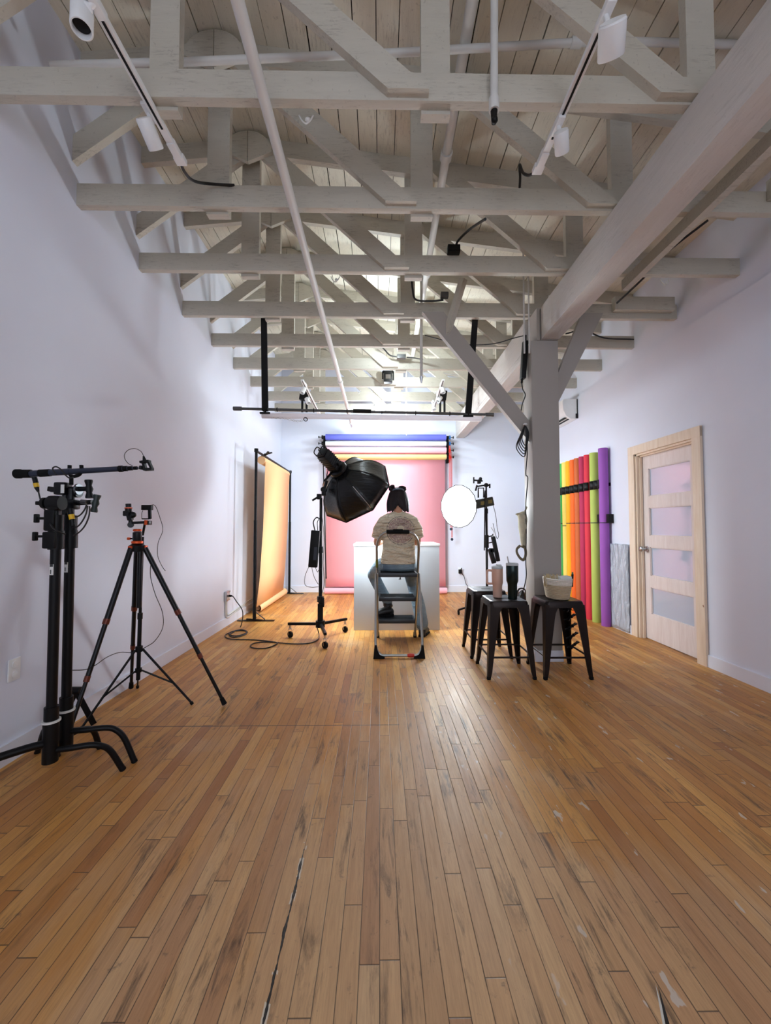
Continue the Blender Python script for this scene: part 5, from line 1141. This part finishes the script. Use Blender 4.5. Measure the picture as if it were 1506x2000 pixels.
# boots
M['boot'] = simple('black_boot_leather', srgb(24, 22, 22), .42)
def boot(ank, heel, toe, nm):
    heel, toe = V(heel), V(toe); d = (toe-heel).normalized(); zb = heel.z
    m = MB(); m.tube([ank+V((0, 0, .06)), ank, V((heel.x, heel.y, zb+.09))+d*.045], [.052, .050, .045], 16)
    m.ball(heel+d*.035+V((0, 0, .045)), (.040, .040, .046), 16)
    m.tube([heel+d*.03+V((0, 0, .06)), lerp(heel, toe, .5)+V((0, 0, .055)), toe-d*.05+V((0, 0, .042)), toe-d*.02+V((0, 0, .034))], [.042, .043, .042, .030], 16)
    m.ball(toe-d*.045+V((0, 0, .04)), (.043, .043, .036), 16)
    b = remesh(m.build('boot', M['boot'], t), .005, 3)
    R = Matrix((V((-d.y, d.x, 0)), d, V((0, 0, 1)))).transposed()
    MB().obox(lerp(heel, toe, .64)+V((0, 0, .012)), (.088, (toe-heel).length*.66, .022), R, .010).obox(heel+d*.04+V((0, 0, .015)), (.072, .075, .03), R, .008).build('sole', M['rubber'], b)
boot(AL+V((-.0, 0, -.04)), (.150, 4.375, .238), (-.050, 4.325, .238), 'a')
boot(AR_+V((0, 0, -.02)), (.455, 4.375, 0), (.540, 4.585, 0), 'b')
# hair
hr = NT('near_black_hair'); v = hr.obj(); n1 = hr.noise(hr.mapping(v, (60, 60, 4)), 4, 4, .6); hr.set(hr.mix(n1, srgb(10, 6, 8), srgb(34, 15, 19)), .5, 0, Specular_IOR_Level=.3); hr.bump(n1, .5, .006); M['hair'] = hr.m
m = MB()
m.ball(H(0, -.020, .018), (.083, .098, .082), 24, RH)
rs = random.Random(9)
for i in range(46):
    a = -PI*.02 - PI*.96*i/45                       # around the back of the head from ear to ear
    top = H(.078*math.cos(a), -.012+.088*math.sin(a)*.95, .045)
    side = abs(math.cos(a)); zb = 1.372 if side > .35 else 1.372+.055*(1-side/.35)
    ex = .112*math.copysign(side**.7, math.cos(a)); bot = V((PX+ex*1.0+rs.uniform(-.004, .004)-.002, 4.125+.055*math.sin(a)*.9+(.02 if side > .6 else 0), zb+rs.uniform(-.010, .008)))
    mid = lerp(top, bot, .5)+V((.012*math.cos(a), .018*math.sin(a), 0))
    m.tube(spline([H(.05*math.cos(a), -.012+.05*math.sin(a), .080), top, mid, bot], 4), [.013]*9+[.012, .010, .008, .003], 7)
for s, (ax_, az) in ((-1, (-.066, 1.636)), (1, (.038, 1.634))):
    c = V((PX+ax_, 4.14, az))
    if s < 0: m.ball(c+V((.006, 0, .006)), (.026, .022, .017), 14); m.ball(c+V((-.022, 0, -.004)), (.018, .02, .014), 12); m.ball(c+V((-.014, 0, -.026)), (.020, .022, .020), 12)
    else: m.ball(c, (.034, .024, .015), 14); m.ball(c+V((.030, 0, -.010)), (.018, .02, .014), 12); m.ball(c+V((.036, 0, -.026)), (.014, .02, .018), 12)
remesh(m.build('hair', M['hair'], t), .005, 1, .4)
m = MB(); m.tube(spline([V((PX-.062, 4.135, 1.588)), V((PX-.045, 4.103, 1.603)), V((PX-.008, 4.088, 1.610)), V((PX+.030, 4.092, 1.610)), V((PX+.060, 4.12, 1.598))]), .009, 8, sq=.6); m.build('headband', simple('slate_headband', srgb(84, 98, 112), .35), t)

for o_ in bpy.data.objects:
    if o_.name in ('step_ladder', 'person'): o_.location.y += .05

# ------------------------------------------------------------------ lights
def area(name, loc, target, size, power, col, sy=None, spread=None):
    l = bpy.data.lights.new(name, 'AREA'); l.energy = power; l.color = col; l.shape = 'RECTANGLE' if sy else 'SQUARE'; l.size = size
    if sy: l.size_y = sy
    if spread: l.spread = spread
    o = bpy.data.objects.new(name, l); C.objects.link(o); o.location = loc
    o.rotation_euler = (V(target)-V(loc)).to_track_quat('-Z', 'Y').to_euler(); return o
def point(name, loc, power, col, r=.08):
    l = bpy.data.lights.new(name, 'POINT'); l.energy = power; l.color = col; l.shadow_soft_size = r
    o = bpy.data.objects.new(name, l); C.objects.link(o); o.location = loc; return o
def spotl(name, loc, target, power, col, ang, r=.04, blend=.5):
    l = bpy.data.lights.new(name, 'SPOT'); l.energy = power; l.color = col; l.spot_size = math.radians(ang); l.spot_blend = blend; l.shadow_soft_size = r
    o = bpy.data.objects.new(name, l); C.objects.link(o); o.location = loc; o.rotation_euler = (V(target)-V(loc)).to_track_quat('-Z', 'Y').to_euler(); return o
DAY = (.80, .87, 1.0); LED = (.80, .93, 1.0)
area('window_daylight', (-.65, YF+.05, 1.95), (-.65, 4, 1.75), 1.6, 27, DAY, 2.4)
area('window_daylight', (1.65, YF+.05, 1.95), (1.65, 4, 1.75), 1.6, 27, DAY, 2.4)
area('softbox_light', CC+N*.02, CC+N*1.0, .75, 90, LED)
area('octabox_light', Cr+Nr*.06, Cr+Nr*1.0, .5, 45, LED)
p = P(742, 800, 6.50); point('ceiling_lamp_light', p+V((0, -.02, -.12)), 54, LED, .10)
q = P(758, 738, 5.6)+V((0, -.03, .10)); spotl('uplight', q, (.1, 4.0, 4.3), 50, LED, 150, .05, .8)
for k_ in (4, 5, 6, 7): point('added_chord_fill', (.10+.25*(k_ % 2), trY[k_]+.10, 3.34), 20, LED, .03)  # added fill points without fixtures, hidden behind the chords to brighten the rear roof

w = bpy.data.worlds.new('World'); bpy.context.scene.world = w; w.use_nodes = True
w.node_tree.nodes['Background'].inputs[0].default_value = (.75, .85, 1, 1); w.node_tree.nodes['Background'].inputs[1].default_value = 1.2

# ------------------------------------------------------------------ camera
cam = bpy.data.cameras.new('camera'); co = bpy.data.objects.new('camera', cam); C.objects.link(co)
co.location = EYE; cam.sensor_fit = 'HORIZONTAL'; cam.sensor_width = 36; cam.lens = 36*FP/1506; cam.clip_start = .02
co.rotation_euler = Matrix((RT, UP, -FW)).transposed().to_euler()
sc = bpy.context.scene; sc.camera = co
vs_ = sc.view_settings; vs_.view_transform = 'Standard'; vs_.look = 'None'; vs_.gamma = 1; vs_.exposure = 0.13; vs_.use_curve_mapping = False
cy = sc.cycles; cy.use_denoising = True; cy.max_bounces = 5; cy.diffuse_bounces = 4; cy.use_adaptive_sampling = True; cy.adaptive_threshold = .05; cy.use_light_tree = False; cy.glossy_bounces = 3; cy.sample_clamp_indirect = 6
cy.caustics_reflective = False; cy.caustics_refractive = False
